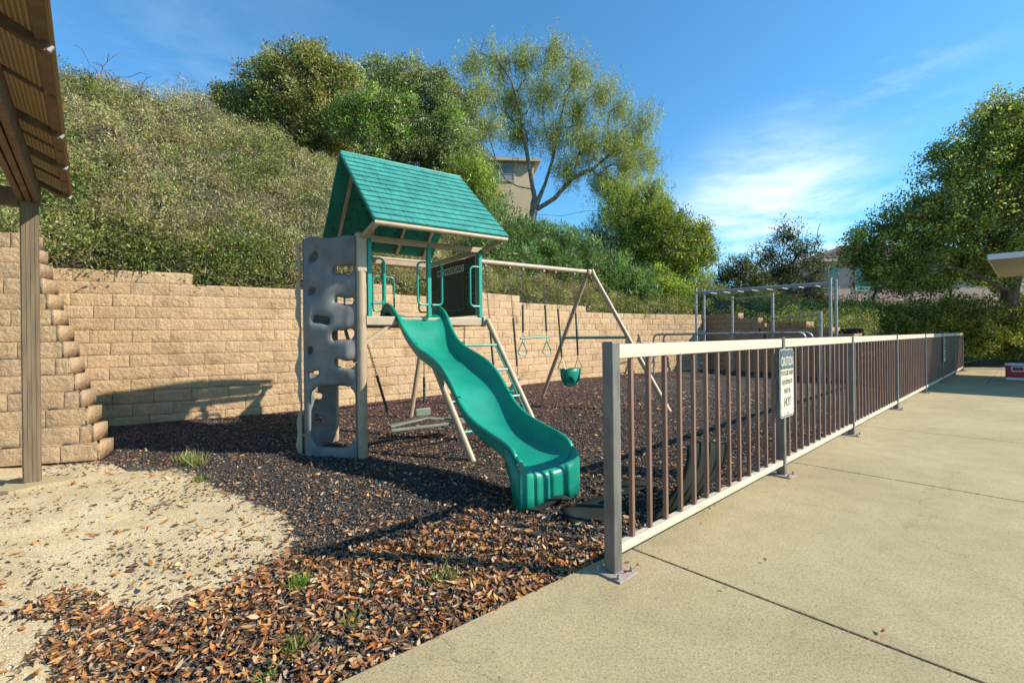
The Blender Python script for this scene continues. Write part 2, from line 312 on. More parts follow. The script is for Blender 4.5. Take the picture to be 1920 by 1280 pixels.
# ------------------------------------------------------------------ leaves, clumps and trees
def unit(a): return a/np.maximum(np.linalg.norm(a, axis=1, keepdims=True), 1e-9)
def leaf_arrays(P, D, Nn, Ln, Wd, fold=.0):
    """diamond leaves: points, directions, normals, lengths, widths"""
    S = unit(np.cross(D, Nn)); n = len(P); Ln = np.reshape(Ln, (-1, 1)); Wd = np.reshape(Wd, (-1, 1))
    V = np.empty((n, 4, 3), np.float32)
    V[:, 0] = P; V[:, 1] = P+D*Ln*.45+S*Wd*.5+Nn*Wd*fold; V[:, 2] = P+D*Ln; V[:, 3] = P+D*Ln*.45-S*Wd*.5+Nn*Wd*fold
    return V.reshape(-1, 3), np.arange(4*n).reshape(n, 4)
def palette(cols, idx): return np.array(cols, float)[idx]
def clumps(C, rad, per, ln, wd, cols, sd=.12, droop=0, up=.35, flat=.75, tone=.25):
    """C (k,3) clump centres -> leaf geometry and colours"""
    k = len(C); n = k*per; rad = np.broadcast_to(np.reshape(rad, (-1,)), (k,)) if np.size(rad) in (1, k) else rad
    d = unit(rng.normal(size=(n, 3))); rr = rng.random(n)**.45
    Cr = np.repeat(C, per, 0); Rr = np.repeat(rad, per)
    off = d*(Rr*rr)[:, None]; off[:, 2] *= flat
    P = Cr+off
    D = unit(d*.7+rng.normal(size=(n, 3))*.7+np.array([0, 0, up-droop*2.2]))
    Nn = unit(rng.normal(size=(n, 3))+d*.6+np.array([0, 0, .5]))
    Nn = unit(Nn-D*np.sum(Nn*D, 1, keepdims=True))
    Lz = ln*rng.uniform(.65, 1.3, n); Wz = wd*rng.uniform(.65, 1.3, n)
    V, Fc = leaf_arrays(P, D, Nn, Lz, Wz)
    base = palette(cols, rng.integers(0, len(cols), k))*rng.lognormal(0, tone, (k, 1))
    c = np.repeat(base, per, 0)*rng.lognormal(0, sd*2, (n, 1))*rng.lognormal(0, sd, (n, 3))
    return V, Fc, np.repeat(np.clip(c, .004, .7), 4, 0)
def skeleton(trunk, anchors, rt, wob=.25, seg=.45, sag=.0, upc=.15, seeds=()):
    """limbs that reach every anchor from the nearest piece of tree; returns polylines with radii"""
    nodes = [Vector(p) for p in trunk]; par = [-1]+list(range(len(trunk)-1)); paths = [list(range(len(trunk)))]
    base = Vector(trunk[0]); first = max(1, int(len(trunk)*.45))
    depth = [0.0]*len(nodes)
    for i in range(1, len(nodes)): depth[i] = depth[i-1]+(nodes[i]-nodes[i-1]).length
    for sdp in seeds:
        sp_ = [Vector(q) for q in sdp]; prev = min(range(len(nodes)), key=lambda k: (nodes[k]-sp_[0]).length); path = [prev]
        for q in sp_:
            nodes.append(q); par.append(prev); depth.append(depth[prev]+(q-nodes[prev]).length); prev = len(nodes)-1; path.append(prev)
        paths.append(path)
    for A in sorted([Vector(a) for a in anchors], key=lambda a: (a-Vector(trunk[-1])).length):
        arr = np.array([tuple(q) for q in nodes[first:]]); dd = np.linalg.norm(arr-np.array(A), axis=1)+np.array(depth[first:])*.18
        dd += np.maximum(0, arr[:, 2]-A.z)*.5
        i = int(np.argmin(dd))+first; S = nodes[i]; ln = (A-S).length
        if ln < .15: continue
        k = max(2, int(ln/seg)); prev = i; path = [i]; nn = Vector([random.uniform(-1, 1) for _ in range(3)])*wob*ln*.25
        for j in range(1, k+1):
            t = j/k; p = S.lerp(A, t)+nn*math.sin(math.pi*t)+UP*(upc*ln*math.sin(math.pi*t)*(.6)-sag*t*t*ln)+Vector([random.uniform(-1, 1) for _ in range(3)])*wob*.12*seg
            nodes.append(p); par.append(prev); depth.append(depth[prev]+(p-nodes[prev]).length); prev = len(nodes)-1; path.append(prev)
        paths.append(path)
    cnt = [0]*len(nodes)
    for p in paths: cnt[p[-1]] += 1
    for i in range(len(nodes)-1, 0, -1):
        if par[i] >= 0: cnt[par[i]] += cnt[i]
    tot = max(cnt[0], 1); r = [rt*(max(c, .35)/tot)**.56 for c in cnt]
    return [([nodes[i] for i in p], [min(r[i], r[p[1]]*1.15 if len(p) > 1 else r[i]) for i in p]) for p in paths]
def make_tree(name, label, cat, trunk, blobs, n_cl, per, ln, wd, cols, rt=.16, bark='bark', cl_rad=.45, n_anchor=50, group=None,
              droop=0, up=.35, shell=.55, tone=.3, wob=.3, upc=.15, strands=False, bare=0, sag=0, minr=.008, crown_name='crown', trunk_name='trunk', seeds=()):
    root = thing(name, Vector(trunk[0]), label, cat, group)
    wts = np.array([b[1][0]*b[1][1]+b[1][1]*b[1][2]+b[1][0]*b[1][2] for b in blobs]); wts = wts/wts.sum()
    C = []
    for b, q in zip(blobs, wts):
        k = max(4, int(n_cl*q)); d = unit(rng.normal(size=(k, 3))); r = shell+(1-shell)*rng.random(k); r = np.where(rng.random(k) < .2, r*rng.random(k), r)
        r = r*rng.uniform(.82, 1.12, k)
        C.append(np.array(b[0])+d*r[:, None]*np.array(b[1]))
    C = np.concatenate(C); C = C[C[:, 2] > trunk[0][2]+.1]
    rr = cl_rad*rng.uniform(.6, 1.25, len(C))
    if strands:   # weeping foliage: leaves strung down thin hanging shoots
        k = len(C); ns = 5; st = np.repeat(C, ns, 0)+rng.normal(size=(k*ns, 3))*cl_rad*.55; per1 = per//ns
        Ls = rng.uniform(.35, 1.0, k*ns)*cl_rad*2.3; tt = rng.random((k*ns, per1)); sway = rng.normal(size=(k*ns, 1, 2))*.22
        P = st[:, None, :]+np.zeros((k*ns, per1, 3)); P[:, :, 2] -= tt*Ls[:, None]; P[:, :, :2] += sway*(1-(1-tt[:, :, None])**2)*cl_rad+rng.normal(size=(k*ns, per1, 2))*.05
        P = P.reshape(-1, 3); n = len(P); D = unit(rng.normal(size=(n, 3))*.55+np.array([0, 0, -1.0])); Nn = unit(rng.normal(size=(n, 3)))
        Nn = unit(Nn-D*np.sum(Nn*D, 1, keepdims=True)); V, Fc = leaf_arrays(P, D, Nn, ln*rng.uniform(.6, 1.3, n), wd*rng.uniform(.6, 1.3, n))
        base = palette(cols, rng.integers(0, len(cols), k))*rng.lognormal(0, tone, (k, 1)); c = np.repeat(base, ns*per1, 0)*rng.lognormal(0, .25, (n, 1))
        col = np.repeat(np.clip(c, .004, .7), 4, 0)
    else: V, Fc, col = clumps(C, rr, per, ln, wd, cols, droop=droop, up=up, tone=tone)
    np_mesh(crown_name, V, Fc, M['leaf'], root, col)
    ids = rng.permutation(len(C))[:n_anchor]; mb = MB()
    ends = [C[i] for i in ids]
    if bare:
        for i in rng.permutation(len(C))[:bare]: ends.append(C[i]+rng.normal(size=3)*cl_rad)
    for pts, rs in skeleton(trunk, ends, rt, wob=wob, upc=upc, sag=sag, seeds=seeds):
        if len(pts) > 1: mb.tube(pts, [max(q, minr) for q in rs], 6 if rs[0] < .05 else 9)
    mb.build(trunk_name, M[bark], root, smooth=True)
    return root

# ------------------------------------------------------------------ the ground, one sheet out to the horizon
def berm(x, y):
    s_ = (x-FP.x)*FD.x+(y-FP.y)*FD.y
    return np.clip((s_-20.2)*.17, 0, .85)
def ground_z(x, y):
    s_ = (x-FP.x)*FD.x+(y-FP.y)*FD.y; p_ = (x-FP.x)*JD.x+(y-FP.y)*JD.y
    play = np.clip((-.15-p_)/.5, 0, 1)*np.clip((y-.5)/.5, 0, 1)*np.clip((9+x)/1.0, 0, 1)*(y < 17)
    return -.035+.085*np.clip((1.6+.9*x-y*.9+7.9-9.5)*-.35, 0, 1)*0+.06*np.clip((y-4.6)/2.2, 0, 1)*(y < 20)*np.clip((-.5-p_)/.8, 0, 1)+play*(.012+.05*(fbm(x*.8, y*.8, 3)-.45)+.018*(fbm(x*5, y*5, 4)-.45))+berm(x, y)
xs = np.concatenate([-np.geomspace(700, 9.5, 16), np.arange(-9, 3, .05), np.arange(3, 22, .3), np.geomspace(22.5, 700, 16)])
ys = np.concatenate([-np.geomspace(300, 1.5, 10), np.arange(-1, .6, .2), np.arange(.6, 8, .05), np.arange(8, 34, .3), np.geomspace(35, 900, 14)])
GX, GY = np.meshgrid(xs, ys)
sand_poly = [G(*q) for q in [(0, 862), (190, 856), (230, 872), (330, 872), (400, 905), (470, 932), (540, 960), (566, 1005), (540, 1050), (470, 1090), (330, 1150), (200, 1250), (120, 1400)]]+[Vector((-3, .4, 0)), Vector((-12, .4, 0)), Vector((-12, 3.2, 0))]
litter_poly = [G(*q) for q in [(20, 1145), (120, 1105), (330, 1120), (480, 1080), (540, 1040), (700, 1010), (900, 985), (1135, 1020), (1120, 1055), (640, 1290), (560, 1500), (150, 1500), (90, 1290)]]
sm = inpoly(GX, GY, sand_poly).astype(float)
for _ in range(3):
    k = 5; pad = np.pad(sm, k, mode='edge'); sm = sum(np.roll(np.roll(pad, i, 0), j, 1) for i in range(-k, k+1, 2) for j in range(-k, k+1, 2))/36; sm = sm[k:-k, k:-k]
lit = inpoly(GX, GY, litter_poly)
sm = np.where(lit, np.maximum(sm, .42), sm)
red = np.clip((GY-5.6)/2, 0, 1)*np.clip((2.5-GX)/2.5, 0, 1)
earth = np.maximum(np.clip(1-np.hypot(GX+4.3, (GY-3.75)*1.6)/.9, 0, 1)*.9, np.clip((berm(GX, GY))*6, 0, .9))
Vg = np.stack([GX, GY, ground_z(GX, GY)], -1).reshape(-1, 3); nx_, ny_ = len(xs), len(ys)
ii = (np.arange(ny_-1)[:, None]*nx_+np.arange(nx_-1)[None]).ravel()
g = np_mesh('ground', Vg, np.stack([ii, ii+1, ii+nx_+1, ii+nx_], 1), M['ground'], None, np.stack([sm, red, earth], -1).reshape(-1, 3))
tag(g, kind='structure')
g.data.shade_smooth()

# concrete patio: separate pours with open joints over soil
mb = MB(); cuts = [-6, -2.3, .295, 2.897, 5.43, 8.0, 10.6, 13.2, 15.8, 18.4, 20.1]; gap = .006
for i in range(len(cuts)-1):
    a, b = cuts[i]+gap, cuts[i+1]-gap
    ps = [None, 14.0] if cuts[i] < 13 else [None, .72, 14.0]
    for j in range(len(ps)-1):
        l0 = (-.114 if cuts[i] > -1 else -.114) if ps[j] is None else ps[j]+gap; r0 = ps[j+1]-gap
        la = lb = l0
        if ps[j] is None:
            la = -.114+.06*cuts[i] if cuts[i] < 0 else -.114; lb = -.114+.06*min(cuts[i+1], 0)
        q = [(a, la), (b, lb), (b, r0), (a, r0)]
        mb.add([FN(s_, p_, z) for z in (-.12, 0) for s_, p_ in q], [(0, 1, 2, 3), (4, 7, 6, 5), (0, 4, 5, 1), (1, 5, 6, 2), (2, 6, 7, 3), (3, 7, 4, 0)])
tag(mb.build('patio', M['slab'], bevel=.005, seg=2), kind='structure')
mb = MB(); mb.add([FN(-6, -.05, -.012), FN(20.1, -.05, -.012), FN(20.1, 13.9, -.012), FN(-6, 13.9, -.012)], [(0, 1, 2, 3)])
tag(mb.build('joint_soil', M['soil']), kind='structure')

# ------------------------------------------------------------------ retaining walls of split faced blocks
WM = [(x*.95, y*.95) for x, y in [(-5.93, 6.68), (-4.8, 7.27), (-3.5, 8.15), (-2.2, 9.25), (-.9, 10.6), (.4, 12.0), (1.7, 13.2), (3.3, 14.5), (5.0, 15.6), (6.8, 16.4)]]
def smooth_path(P, n=8):
    P = [Vector((*p, 0)) for p in P]; out_ = []
    for i in range(len(P)-1):
        p0, p1, p2, p3 = P[max(i-1, 0)], P[i], P[i+1], P[min(i+2, len(P)-1)]
        for k in range(n):
            t = k/n; out_.append(.5*((2*p1)+(p2-p0)*t+(2*p0-5*p1+4*p2-p3)*t*t+(3*p1-p0-3*p2+p3)*t**3))
    return out_+[P[-1]]
def u_of(p): return CX+F*p.x/max(p.y, .1)
PITCH = .171
def block_wall(name, path, rows, z0, topfn, parent, tone, batter=.022, start=None, length=.46, plain=False, depth=.27):
    """rows of blocks along a path; topfn(point) gives the height the wall reaches there"""
    cum = [0]
    for i in range(1, len(path)): cum.append(cum[-1]+(path[i]-path[i-1]).length)
    def pos(s_):
        s_ = min(max(s_, 0), cum[-1]-1e-4); i = max(j for j in range(len(cum)-1) if cum[j] <= s_)
        t = (s_-cum[i])/(cum[i+1]-cum[i]); return path[i].lerp(path[i+1], t), (path[i+1]-path[i]).normalized()
    VV = []; FF = []; CC = []; nv = 0; gu, gv = 15, 8
    for r in range(rows):
        s_ = (0 if start is None else start(r)) ; first = True; off = (.5 if r % 2 else .0)
        while s_ < cum[-1]-.05:
            ln = length*((1-off) if (first and off) else 1)*random.uniform(.97, 1.03); first = False
            e = min(s_+ln, cum[-1]); pm, d = pos((s_+e)/2); pa, _ = pos(s_); pb, _ = pos(e)
            if topfn(pm) < z0+(r+.5)*PITCH: s_ = e; continue
            nrm = Vector((d.y, -d.x, 0)); bk = -nrm*(batter*r); d2 = (pb-pa).normalized(); L2 = (pb-pa).length-.007; jit = random.uniform(-.003, .003)
            sd_ = random.random()*50
            for j in range(gv):
                for i in range(gu):
                    x = i/(gu-1); y = j/(gv-1); edge = min(x, 1-x)*L2; edz = min(y, 1-y)*PITCH
                    bul = min(1, edge/.02)*min(1, edz/.02); q = (vnoise(x*5+sd_, y*3, 1)-.5)*.007+.007+(vnoise(x*13+sd_, y*7, 2)-.5)*.007
                    p = pa+bk+d2*(.002+x*L2)+nrm*(jit+bul*q*(0 if plain else 1)); VV.append((p.x, p.y, z0+r*PITCH+.002+y*(PITCH-.006)))
            for j in range(gv-1):
                for i in range(gu-1): a = nv+j*gu+i; FF.append((a, a+1, a+gu+1, a+gu))
            c = np.array(tone)*random.uniform(.92, 1.06)*np.array([1, random.uniform(.98, 1.02), random.uniform(.95, 1.04)])
            CC += [tuple(c)]*(gu*gv)
            A = [pa+bk+d2*.002, pa+bk+d2*(.002+L2)]; B = [A[0]-nrm*depth, A[1]-nrm*depth]; z1 = z0+r*PITCH+.0004; z2 = z1+PITCH-.0008; m = nv+gu*gv
            for p, z in [(A[0], z1), (A[1], z1), (B[1], z1), (B[0], z1), (A[0], z2), (A[1], z2), (B[1], z2), (B[0], z2)]:
                p = p+nrm*jit*.9; VV.append((p.x, p.y, z)); CC.append(tuple(c*.95))
            FF += [(m+4, m+5, m+6, m+7), (m, m+4, m+7, m+3), (m+1, m+2, m+6, m+5), (m+2, m+3, m+7, m+6), (m, m+3, m+2, m+1)]
            nv = m+8; s_ = e
    o = np_mesh(name, np.array(VV), np.array(FF), M['block'], parent, np.array(CC)); return o
tone = (.55, .375, .22)
NC = Vector((-4.17, 4.74, 0)); ND = Vector((-.958, -.287, 0))
def main_top(p):
    u = u_of(p); return 2.20 if u < 372 or 585 < u < 757 or 900 < u < 985 else 2.03 if u < 1118 else 1.86
path = smooth_path([(-6.75, 5.8)]+WM)
rw = block_wall('retaining_wall', path, 13, -.023, main_top, None, tone)
tag(rw, 'long curved tan block retaining wall holding up the hillside behind the swings', 'wall')
p2 = [Vector((6.1, 16.45, 0)), Vector((6.9, 15.0, 0)), Vector((7.45, 14.2, 0)), Vector((7.8, 13, 0)), Vector((8.3, 11.5, 0))]
def w2_top(p):
    u = u_of(p); return [1.86, 1.68, 1.6, 1.44, 1.33, 1.2][sum(u > q for q in (1367, 1415, 1450, 1500, 1560))]
rw2 = block_wall('retaining_wall', p2, 12, -.023, w2_top, None, (.40, .27, .17))  # darker block tone: shade on this wall put into its colour
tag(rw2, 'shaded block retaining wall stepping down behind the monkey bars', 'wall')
# left wall: every course stops short of the one below, so its end climbs like a stair
pathL = [NC+ND*-.0, NC+ND*1.5, NC+ND*3.5, NC+ND*6]
pathL = pathL[::-1]; tot = 6.0
lw = thing('retaining_wall', NC, 'left block wall with stepped end behind the timber canopy post', 'wall')
for r in range(14):
    c = NC+Vector((-.088, .032, 0))*r; pts = [c+ND*6, c+ND*3, c]
    block_wall('course', pts, 1, r*PITCH+.0*r, lambda p: 9, lw, tone, batter=0, length=.47, start=(lambda q, rr=r: (.2 if rr % 2 else 0)))
    e = Vector((-5.64, 6.36, 0))+Vector((-.066, -.014, 0))*r; block_wall('return_course', [c, c.lerp(e, .5), e], 1, r*PITCH, lambda p: 9, lw, (.40, .30, .21), batter=0, length=.46, depth=.02, plain=True)  # return side toned darker in its colour to dim the sun it catches
for n_ in ('course', 'return_course'):      # each wall face is one part
    os_ = [o for o in lw.children if o.name.split('.')[0] == n_]; base = os_[0].data; bmj = bmesh.new()
    for o in os_: bmj.from_mesh(o.data)
    newme = bpy.data.meshes.new('wall_face'); bmj.to_mesh(newme); bmj.free(); newme.materials.append(M['block'])
    for o in os_: bpy.data.objects.remove(o)
    o = bpy.data.objects.new('front_face' if n_ == 'course' else 'side_face', newme); COL.objects.link(o); o.parent = lw

# ------------------------------------------------------------------ hillside
PL = [(-14, 1.97), (-9, 3.35), (-5.2, 4.6), (-5.75, 6.15)]+WM[1:]+[(7.1, 15.4), (7.45, 14.2), (8.3, 11.5)]
PLA = np.array(PL)
def wall_dist(x, y):
    best = np.full(np.shape(x), 1e9); sg = np.zeros(np.shape(x))
    for i in range(len(PLA)-1):
        a, b = PLA[i], PLA[i+1]; d = b-a; l2 = d@d; t = np.clip(((x-a[0])*d[0]+(y-a[1])*d[1])/l2, 0, 1)
        px, py = a[0]+t*d[0], a[1]+t*d[1]; q = np.hypot(x-px, y-py); cr_ = d[0]*(y-a[1])-d[1]*(x-a[0])
        best = np.minimum(best, q)
    return best*np.where(inpoly(x, y, PL+[(60, 11.5), (60, 300), (-300, 300), (-300, -74)]), 1, -1)
TU = [-400, -200, 110, 300, 400, 540, 700, 800, 900, 1000, 1100, 1200, 1330, 1450, 1600, 1900]
TT = [.49, .51, .515, .475, .455, .395, .33, .30, .255, .225, .185, .14, .09, .055, .03, .02]
YU = [-400, 0, 179, 381, 584, 752, 886, 989, 1072, 1158, 1238, 1322, 1450, 1900]
YY = [4.8, 4.8, 6.1, 6.9, 7.8, 8.8, 10.2, 11.5, 12.6, 13.9, 14.8, 15.6, 16.5, 18]
def hill_z(x, y, d=None):
    if d is None: d = wall_dist(x, y)
    u = CX+F*x/np.maximum(y, .5); zc = CAMH+np.interp(u, TU, TT)*(np.interp(u, YU, YY)+5.0)
    ztop = np.interp(u, [100, 360, 384, 575, 597, 745, 770, 890, 912, 975, 997, 1108, 1130, 1322, 1420, 1560, 1700], [2.22, 2.2, 2.03, 2.03, 2.2, 2.2, 2.03, 2.03, 2.2, 2.2, 2.03, 2.03, 1.86, 1.84, 1.45, 1.2, .6])
    g_ = 1-(1-np.clip((d-.40)/5.9, 0, 1))**1.55
    return ztop-.09+(zc-ztop)*g_+(1.0*(fbm(x*.7, y*.7, 9)-.45)+.62*(vnoise(x*1.5, y*1.5, 12)-.45))*np.clip((d-.45)/1.3, 0, 1)*(u < 1500)
hx = np.arange(-32, 26, .3); hy = np.arange(2, 60, .3); HX, HY = np.meshgrid(hx, hy); D_ = wall_dist(HX, HY)
ok = (D_ > -.34)
gxx = (wall_dist(HX+.05, HY)-wall_dist(HX-.05, HY))/.1; gyy = (wall_dist(HX, HY+.05)-wall_dist(HX, HY-.05))/.1; gl = np.maximum(np.hypot(gxx, gyy), .3)
mv = np.where((D_ < .46) & ok, .46-D_, 0); HX = HX+gxx/gl*mv; HY = HY+gyy/gl*mv; D_ = wall_dist(HX, HY); ok &= D_ > .2
HZ = np.where(mv > 0, 1.3, hill_z(HX, HY, D_)); nh = len(hx)
# the bank stops where the flat ground behind the hedge begins
sH = (HX-FP.x)*FD.x+(HY-FP.y)*FD.y; ok &= (CX+F*HX/np.maximum(HY, .5) < 1650)
ii = (np.arange(len(hy)-1)[:, None]*nh+np.arange(nh-1)[None]); ofk = ok[:-1, :-1] & ok[1:, :-1] & ok[:-1, 1:] & ok[1:, 1:]
ii = ii[ofk]; hill = np_mesh('hillside', np.stack([HX, HY, HZ], -1).reshape(-1, 3), np.stack([ii, ii+1, ii+nh+1, ii+nh], 1), M['hill'])
tag(hill, kind='structure'); hill.data.shade_smooth()

def scatter_hill(n, dmin, dmax, u0, u1):
    out_ = []
    while sum(map(len, out_)) < n:
        x = rng.uniform(-20, 12, 60000); y = rng.uniform(3.5, 24, 60000); d = wall_dist(x, y); u = CX+F*x/y
        k = (d > dmin) & (d < dmax) & (u > u0) & (u < u1) & (rng.random(60000) < np.clip(11/y, .25, 1.6)/1.6)
        out_.append(np.stack([x[k], y[k], hill_z(x[k], y[k], d[k])], 1))
    return np.concatenate(out_)[:n]
P = np.concatenate([scatter_hill(5900, .36, 7.6, -60, 1150), scatter_hill(1100, .40, 1.1, -60, 1300), scatter_hill(1500, .32, 7.6, 1150, 1640)])
# patches of dry grey-tan scrub, olive scrub and green creeper
q = fbm(P[:, 0]*.9, P[:, 2]*1.1+P[:, 1]*.5, 21); r_ = rng.random(len(P))
dry = [(.38, .32, .155), (.46, .375, .21), (.33, .29, .135), (.41, .28, .165), (.27, .25, .10), (.21, .20, .07)]
olive = [(.22, .22, .06), (.265, .255, .075), (.175, .18, .05), (.29, .265, .10), (.23, .23, .075)]
green = [(.09, .14, .025), (.13, .18, .035), (.075, .115, .025), (.17, .19, .04)]
sel = np.where(q+(r_-.5)*.22 > .42, 0, np.where(q+(r_-.5)*.25 > .30, 1, 2))
low = (wall_dist(P[:, 0], P[:, 1]) < .7) & (rng.random(len(P)) < .25); sel[low] = 2; sel[7000:] = rng.integers(1, 3, len(P)-7000)
Vs, Fs, Cs = [], [], []; base = 0
PB = scatter_hill(520, .6, 7.4, -60, 1150); PB[:, 2] += rng.uniform(.0, .22, len(PB))
for cols_, PBk in ((olive, PB[:240]), (green, PB[240:390]), (dry, PB[390:])):
    V, Fc, c = clumps(PBk, rng.uniform(.28, .50, len(PBk)), 210, .055, .021, cols_, tone=.30, up=.5, flat=.8)
    Vs.append(V); Fs.append(Fc+base); Cs.append(c); base += len(V)
for kind_, cols, per, ln, wd in ((0, dry, 66, .055, .015), (1, olive, 60, .055, .018), (2, green, 48, .058, .028)):
    C = P[sel == kind_].copy(); C[:, 2] += rng.uniform(-.06, .50, len(C))*(.3+1.3*fbm(C[:, 0]*2.2, C[:, 2]*2.2+C[:, 1], 31))
    if not len(C): continue
    V, Fc, c = clumps(C, rng.uniform(.12, .32, len(C)), per, ln, wd, cols, tone=.36, up=.4)
    Vs.append(V); Fs.append(Fc+base); Cs.append(c); base += len(V)
o = np_mesh('scrub', np.concatenate(Vs), np.concatenate(Fs), M['leaf'], None, np.concatenate(Cs))
tag(o, 'dry grey and olive scrub covering the steep bank above the block wall', 'scrub', kind='stuff')
# fine dead stems through the scrub
Pt = scatter_hill(9000, .35, 7.6, -60, 1000); n = len(Pt); D = unit(rng.normal(size=(n, 3))+np.array([0, 0, .6])); Nn = unit(np.cross(D, rng.normal(size=(n, 3))))
Pt[:, 2] += rng.uniform(.02, .32, n); V, Fc = leaf_arrays(Pt-D*.15, D, Nn, rng.uniform(.15, .42, n), np.full(n, .009))
c = np.repeat(np.array([(.40, .35, .26)])*rng.lognormal(0, .3, (n, 1)), 4, 0); np_mesh('dead_stems', V, Fc, M['dryleaf'], None, c)
tag(bpy.data.objects['dead_stems'], 'thin pale dead stems tangled through the scrub on the bank', 'dead stems', kind='stuff')

# ------------------------------------------------------------------ text
def text_obj(s_, size, origin, xd, up, m, parent, name='lettering', depth=.0012, xs=1.0, bold=0):
    cu = bpy.data.curves.new(name, 'FONT'); cu.body = s_; cu.size = size; cu.align_x = 'CENTER'; cu.align_y = 'CENTER'; cu.extrude = depth; cu.offset = bold
    o = bpy.data.objects.new(name, cu); COL.objects.link(o); bpy.context.view_layer.update()
    me = bpy.data.meshes.new_from_object(o.evaluated_get(bpy.context.evaluated_depsgraph_get())); bpy.data.objects.remove(o)
    zd = xd.cross(up); off = world_loc(parent) if parent else Vector((0, 0, 0))
    for v in me.vertices: v.co = origin+xd*(v.co.x*xs)+up*v.co.y+zd*v.co.z-off
    me.name = name; me.materials.clear(); me.materials.append(m)
    o = bpy.data.objects.new(name, me); COL.objects.link(o); o.parent = parent; return o
def arc(c, a, b, r, n=6):
    return [c+a*(r*math.cos(math.pi/2*k/n))+b*(r*math.sin(math.pi/2*k/n)) for k in range(n+1)]
def loop_pts(o, a, b, w_, h_, r):
    """rounded three sided loop in the plane a, b: out from o, up and back"""
    p = [o]; p += [o+a*(w_-r)+b*r+x for x in [a*(r*math.sin(t))-b*(r*math.cos(t)) for t in np.linspace(0, math.pi/2, 6)]]
    p += [o+a*(w_-r)+b*(h_-r)+x for x in [a*(r*math.cos(t))+b*(r*math.sin(t)) for t in np.linspace(0, math.pi/2, 6)]]
    return p+[o+b*h_]
def chain_mb(mb, p, q, link=.042, r=.0035, wd=.011):
    p, q = Vector(p), Vector(q); d = (q-p); n = max(2, int(d.length/(link*.72))); d.normalize(); a = d.orthogonal().normalized(); b = d.cross(a)
    for i in range(n):
        c = p.lerp(q, (i+.5)/n); s_ = a if i % 2 else b; h = link/2
        ring = [c+d*(h*math.cos(t))+s_*(wd*math.sin(t)) for t in np.linspace(0, 2*math.pi, 7)]
        mb.tube(ring, r, 4, caps=False)

# ------------------------------------------------------------------ play tower
tw = thing('play_tower', T(0, 0), 'tan and green play tower with a shingled green roof, slide and grey climbing wall', 'play tower')
W = 1.45; O = (E1, E2, UP)
mb = MB(); mb.tube([T(-.02, 0, -.1), T(-.02, 0, 1.95)], .05, 14); mb.build('corner_post', M['tanmetal'], tw, smooth=True)
mb = MB(); mb.box(T(-.02, 0, 2.07), (.1, .1, .40), O); mb.build('post_cap', M['tanplastic'], tw, bevel=.012)
mb = MB(); mb.tube([T(0, W, -.1), T(0, W, 2.24)], .05, 14); mb.build('corner_post', M['tanmetal'], tw, smooth=True)
for a, b, c in ((T(0, .03, 1.378), T(.35, .03, 1.378), 1), (T(.98, .03, 1.378), T(W+.01, .03, 1.378), 1), (T(0, W, 1.378), T(W, W, 1.378), 1), (T(.03, .06, 1.378), T(.03, W-.03, 1.378), 1), (T(W-.02, .06, 1.378), T(W-.02, W-.03, 1.378), 1)):
    mb = MB(); mb.bar(a, b, .055, .095); mb.build('deck_beam', M['tanplastic'], tw, bevel=.01)
mb = MB(); mb.box(T(W/2, W/2, 1.405), (W-.1, W-.12, .03), O); mb.build('deck', M['tanplastic'], tw, bevel=.006)
mb = MB(); mb.box(T(W+.005, .02, 1.378), (.03, .08, .115), O); mb.build('corner_bracket', M['galv'], tw, bevel=.004)
mb = MB(); mb.box(T(.01, .0, 1.378), (.03, .075, .115), O); mb.build('corner_bracket', M['grip'], tw, bevel=.004)
mb = MB(); mb.bar(T(-.02, 0, 1.12), T(.33, .05, 1.345), .03, .045); mb.build('brace', M['tanmetal'], tw, bevel=.006)
mb = MB(); mb.bar(T(.0, .3, .95), T(.02, .75, 1.34), .03, .045); mb.build('brace', M['tanmetal'], tw, bevel=.006)
for a in (.075, .75, W-.03):
    for b in (.03, W-.02):
        mb = MB(); mb.box(T(a, b, 1.83), (.046, .05, .81), O); mb.build('upright', M['greenmetal'], tw, bevel=.006)
# grab handles beside each opening
for a, s_, b in ((.1, 1, 0), (.728, -1, 0), (.775, 1, 0), (W-.055, -1, 0), (.1, 1, W), (.728, -1, W), (.775, 1, W), (W-.055, -1, W)):
    mb = MB(); mb.tube(loop_pts(T(a, b+(-.0 if b else .0), 1.56), E1*s_, UP, .125, .47, .05), .0125, 8); mb.build('grab_handle', M['greenmetal'], tw, smooth=True)
for a, b in ((T(-.02, .03, 2.235), T(W+.02, .03, 2.235)), (T(-.02, W, 2.235), T(W+.02, W, 2.235)), (T(.0, .06, 2.238), T(.0, W-.03, 2.238)), (T(W, .06, 2.238), T(W, W-.03, 2.238))):
    mb = MB(); mb.bar(a, b, .045, .062); mb.build('top_beam', M['tanmetal'], tw, bevel=.006)
RE, RZ, EZ, E_F, E_B = .69, 3.32, 2.325, -.43, 1.57
for b0, b1 in ((.0, E_F+.02), (W, E_B-.02)):
    for a in (0, W): mb = MB(); mb.bar(T(a, b0, 2.225), T(a, b1, EZ-.03), .045, .055); mb.build('eave_strut', M['tanmetal'], tw, bevel=.006)
    mb = MB(); mb.tube([T(-.02, b1, EZ-.025), T(W+.07, b1, EZ-.025)], .027, 10); mb.build('eave_rail', M['tanmetal'], tw, smooth=True)
A0, A1 = -.02, 1.53
EZF = EZ
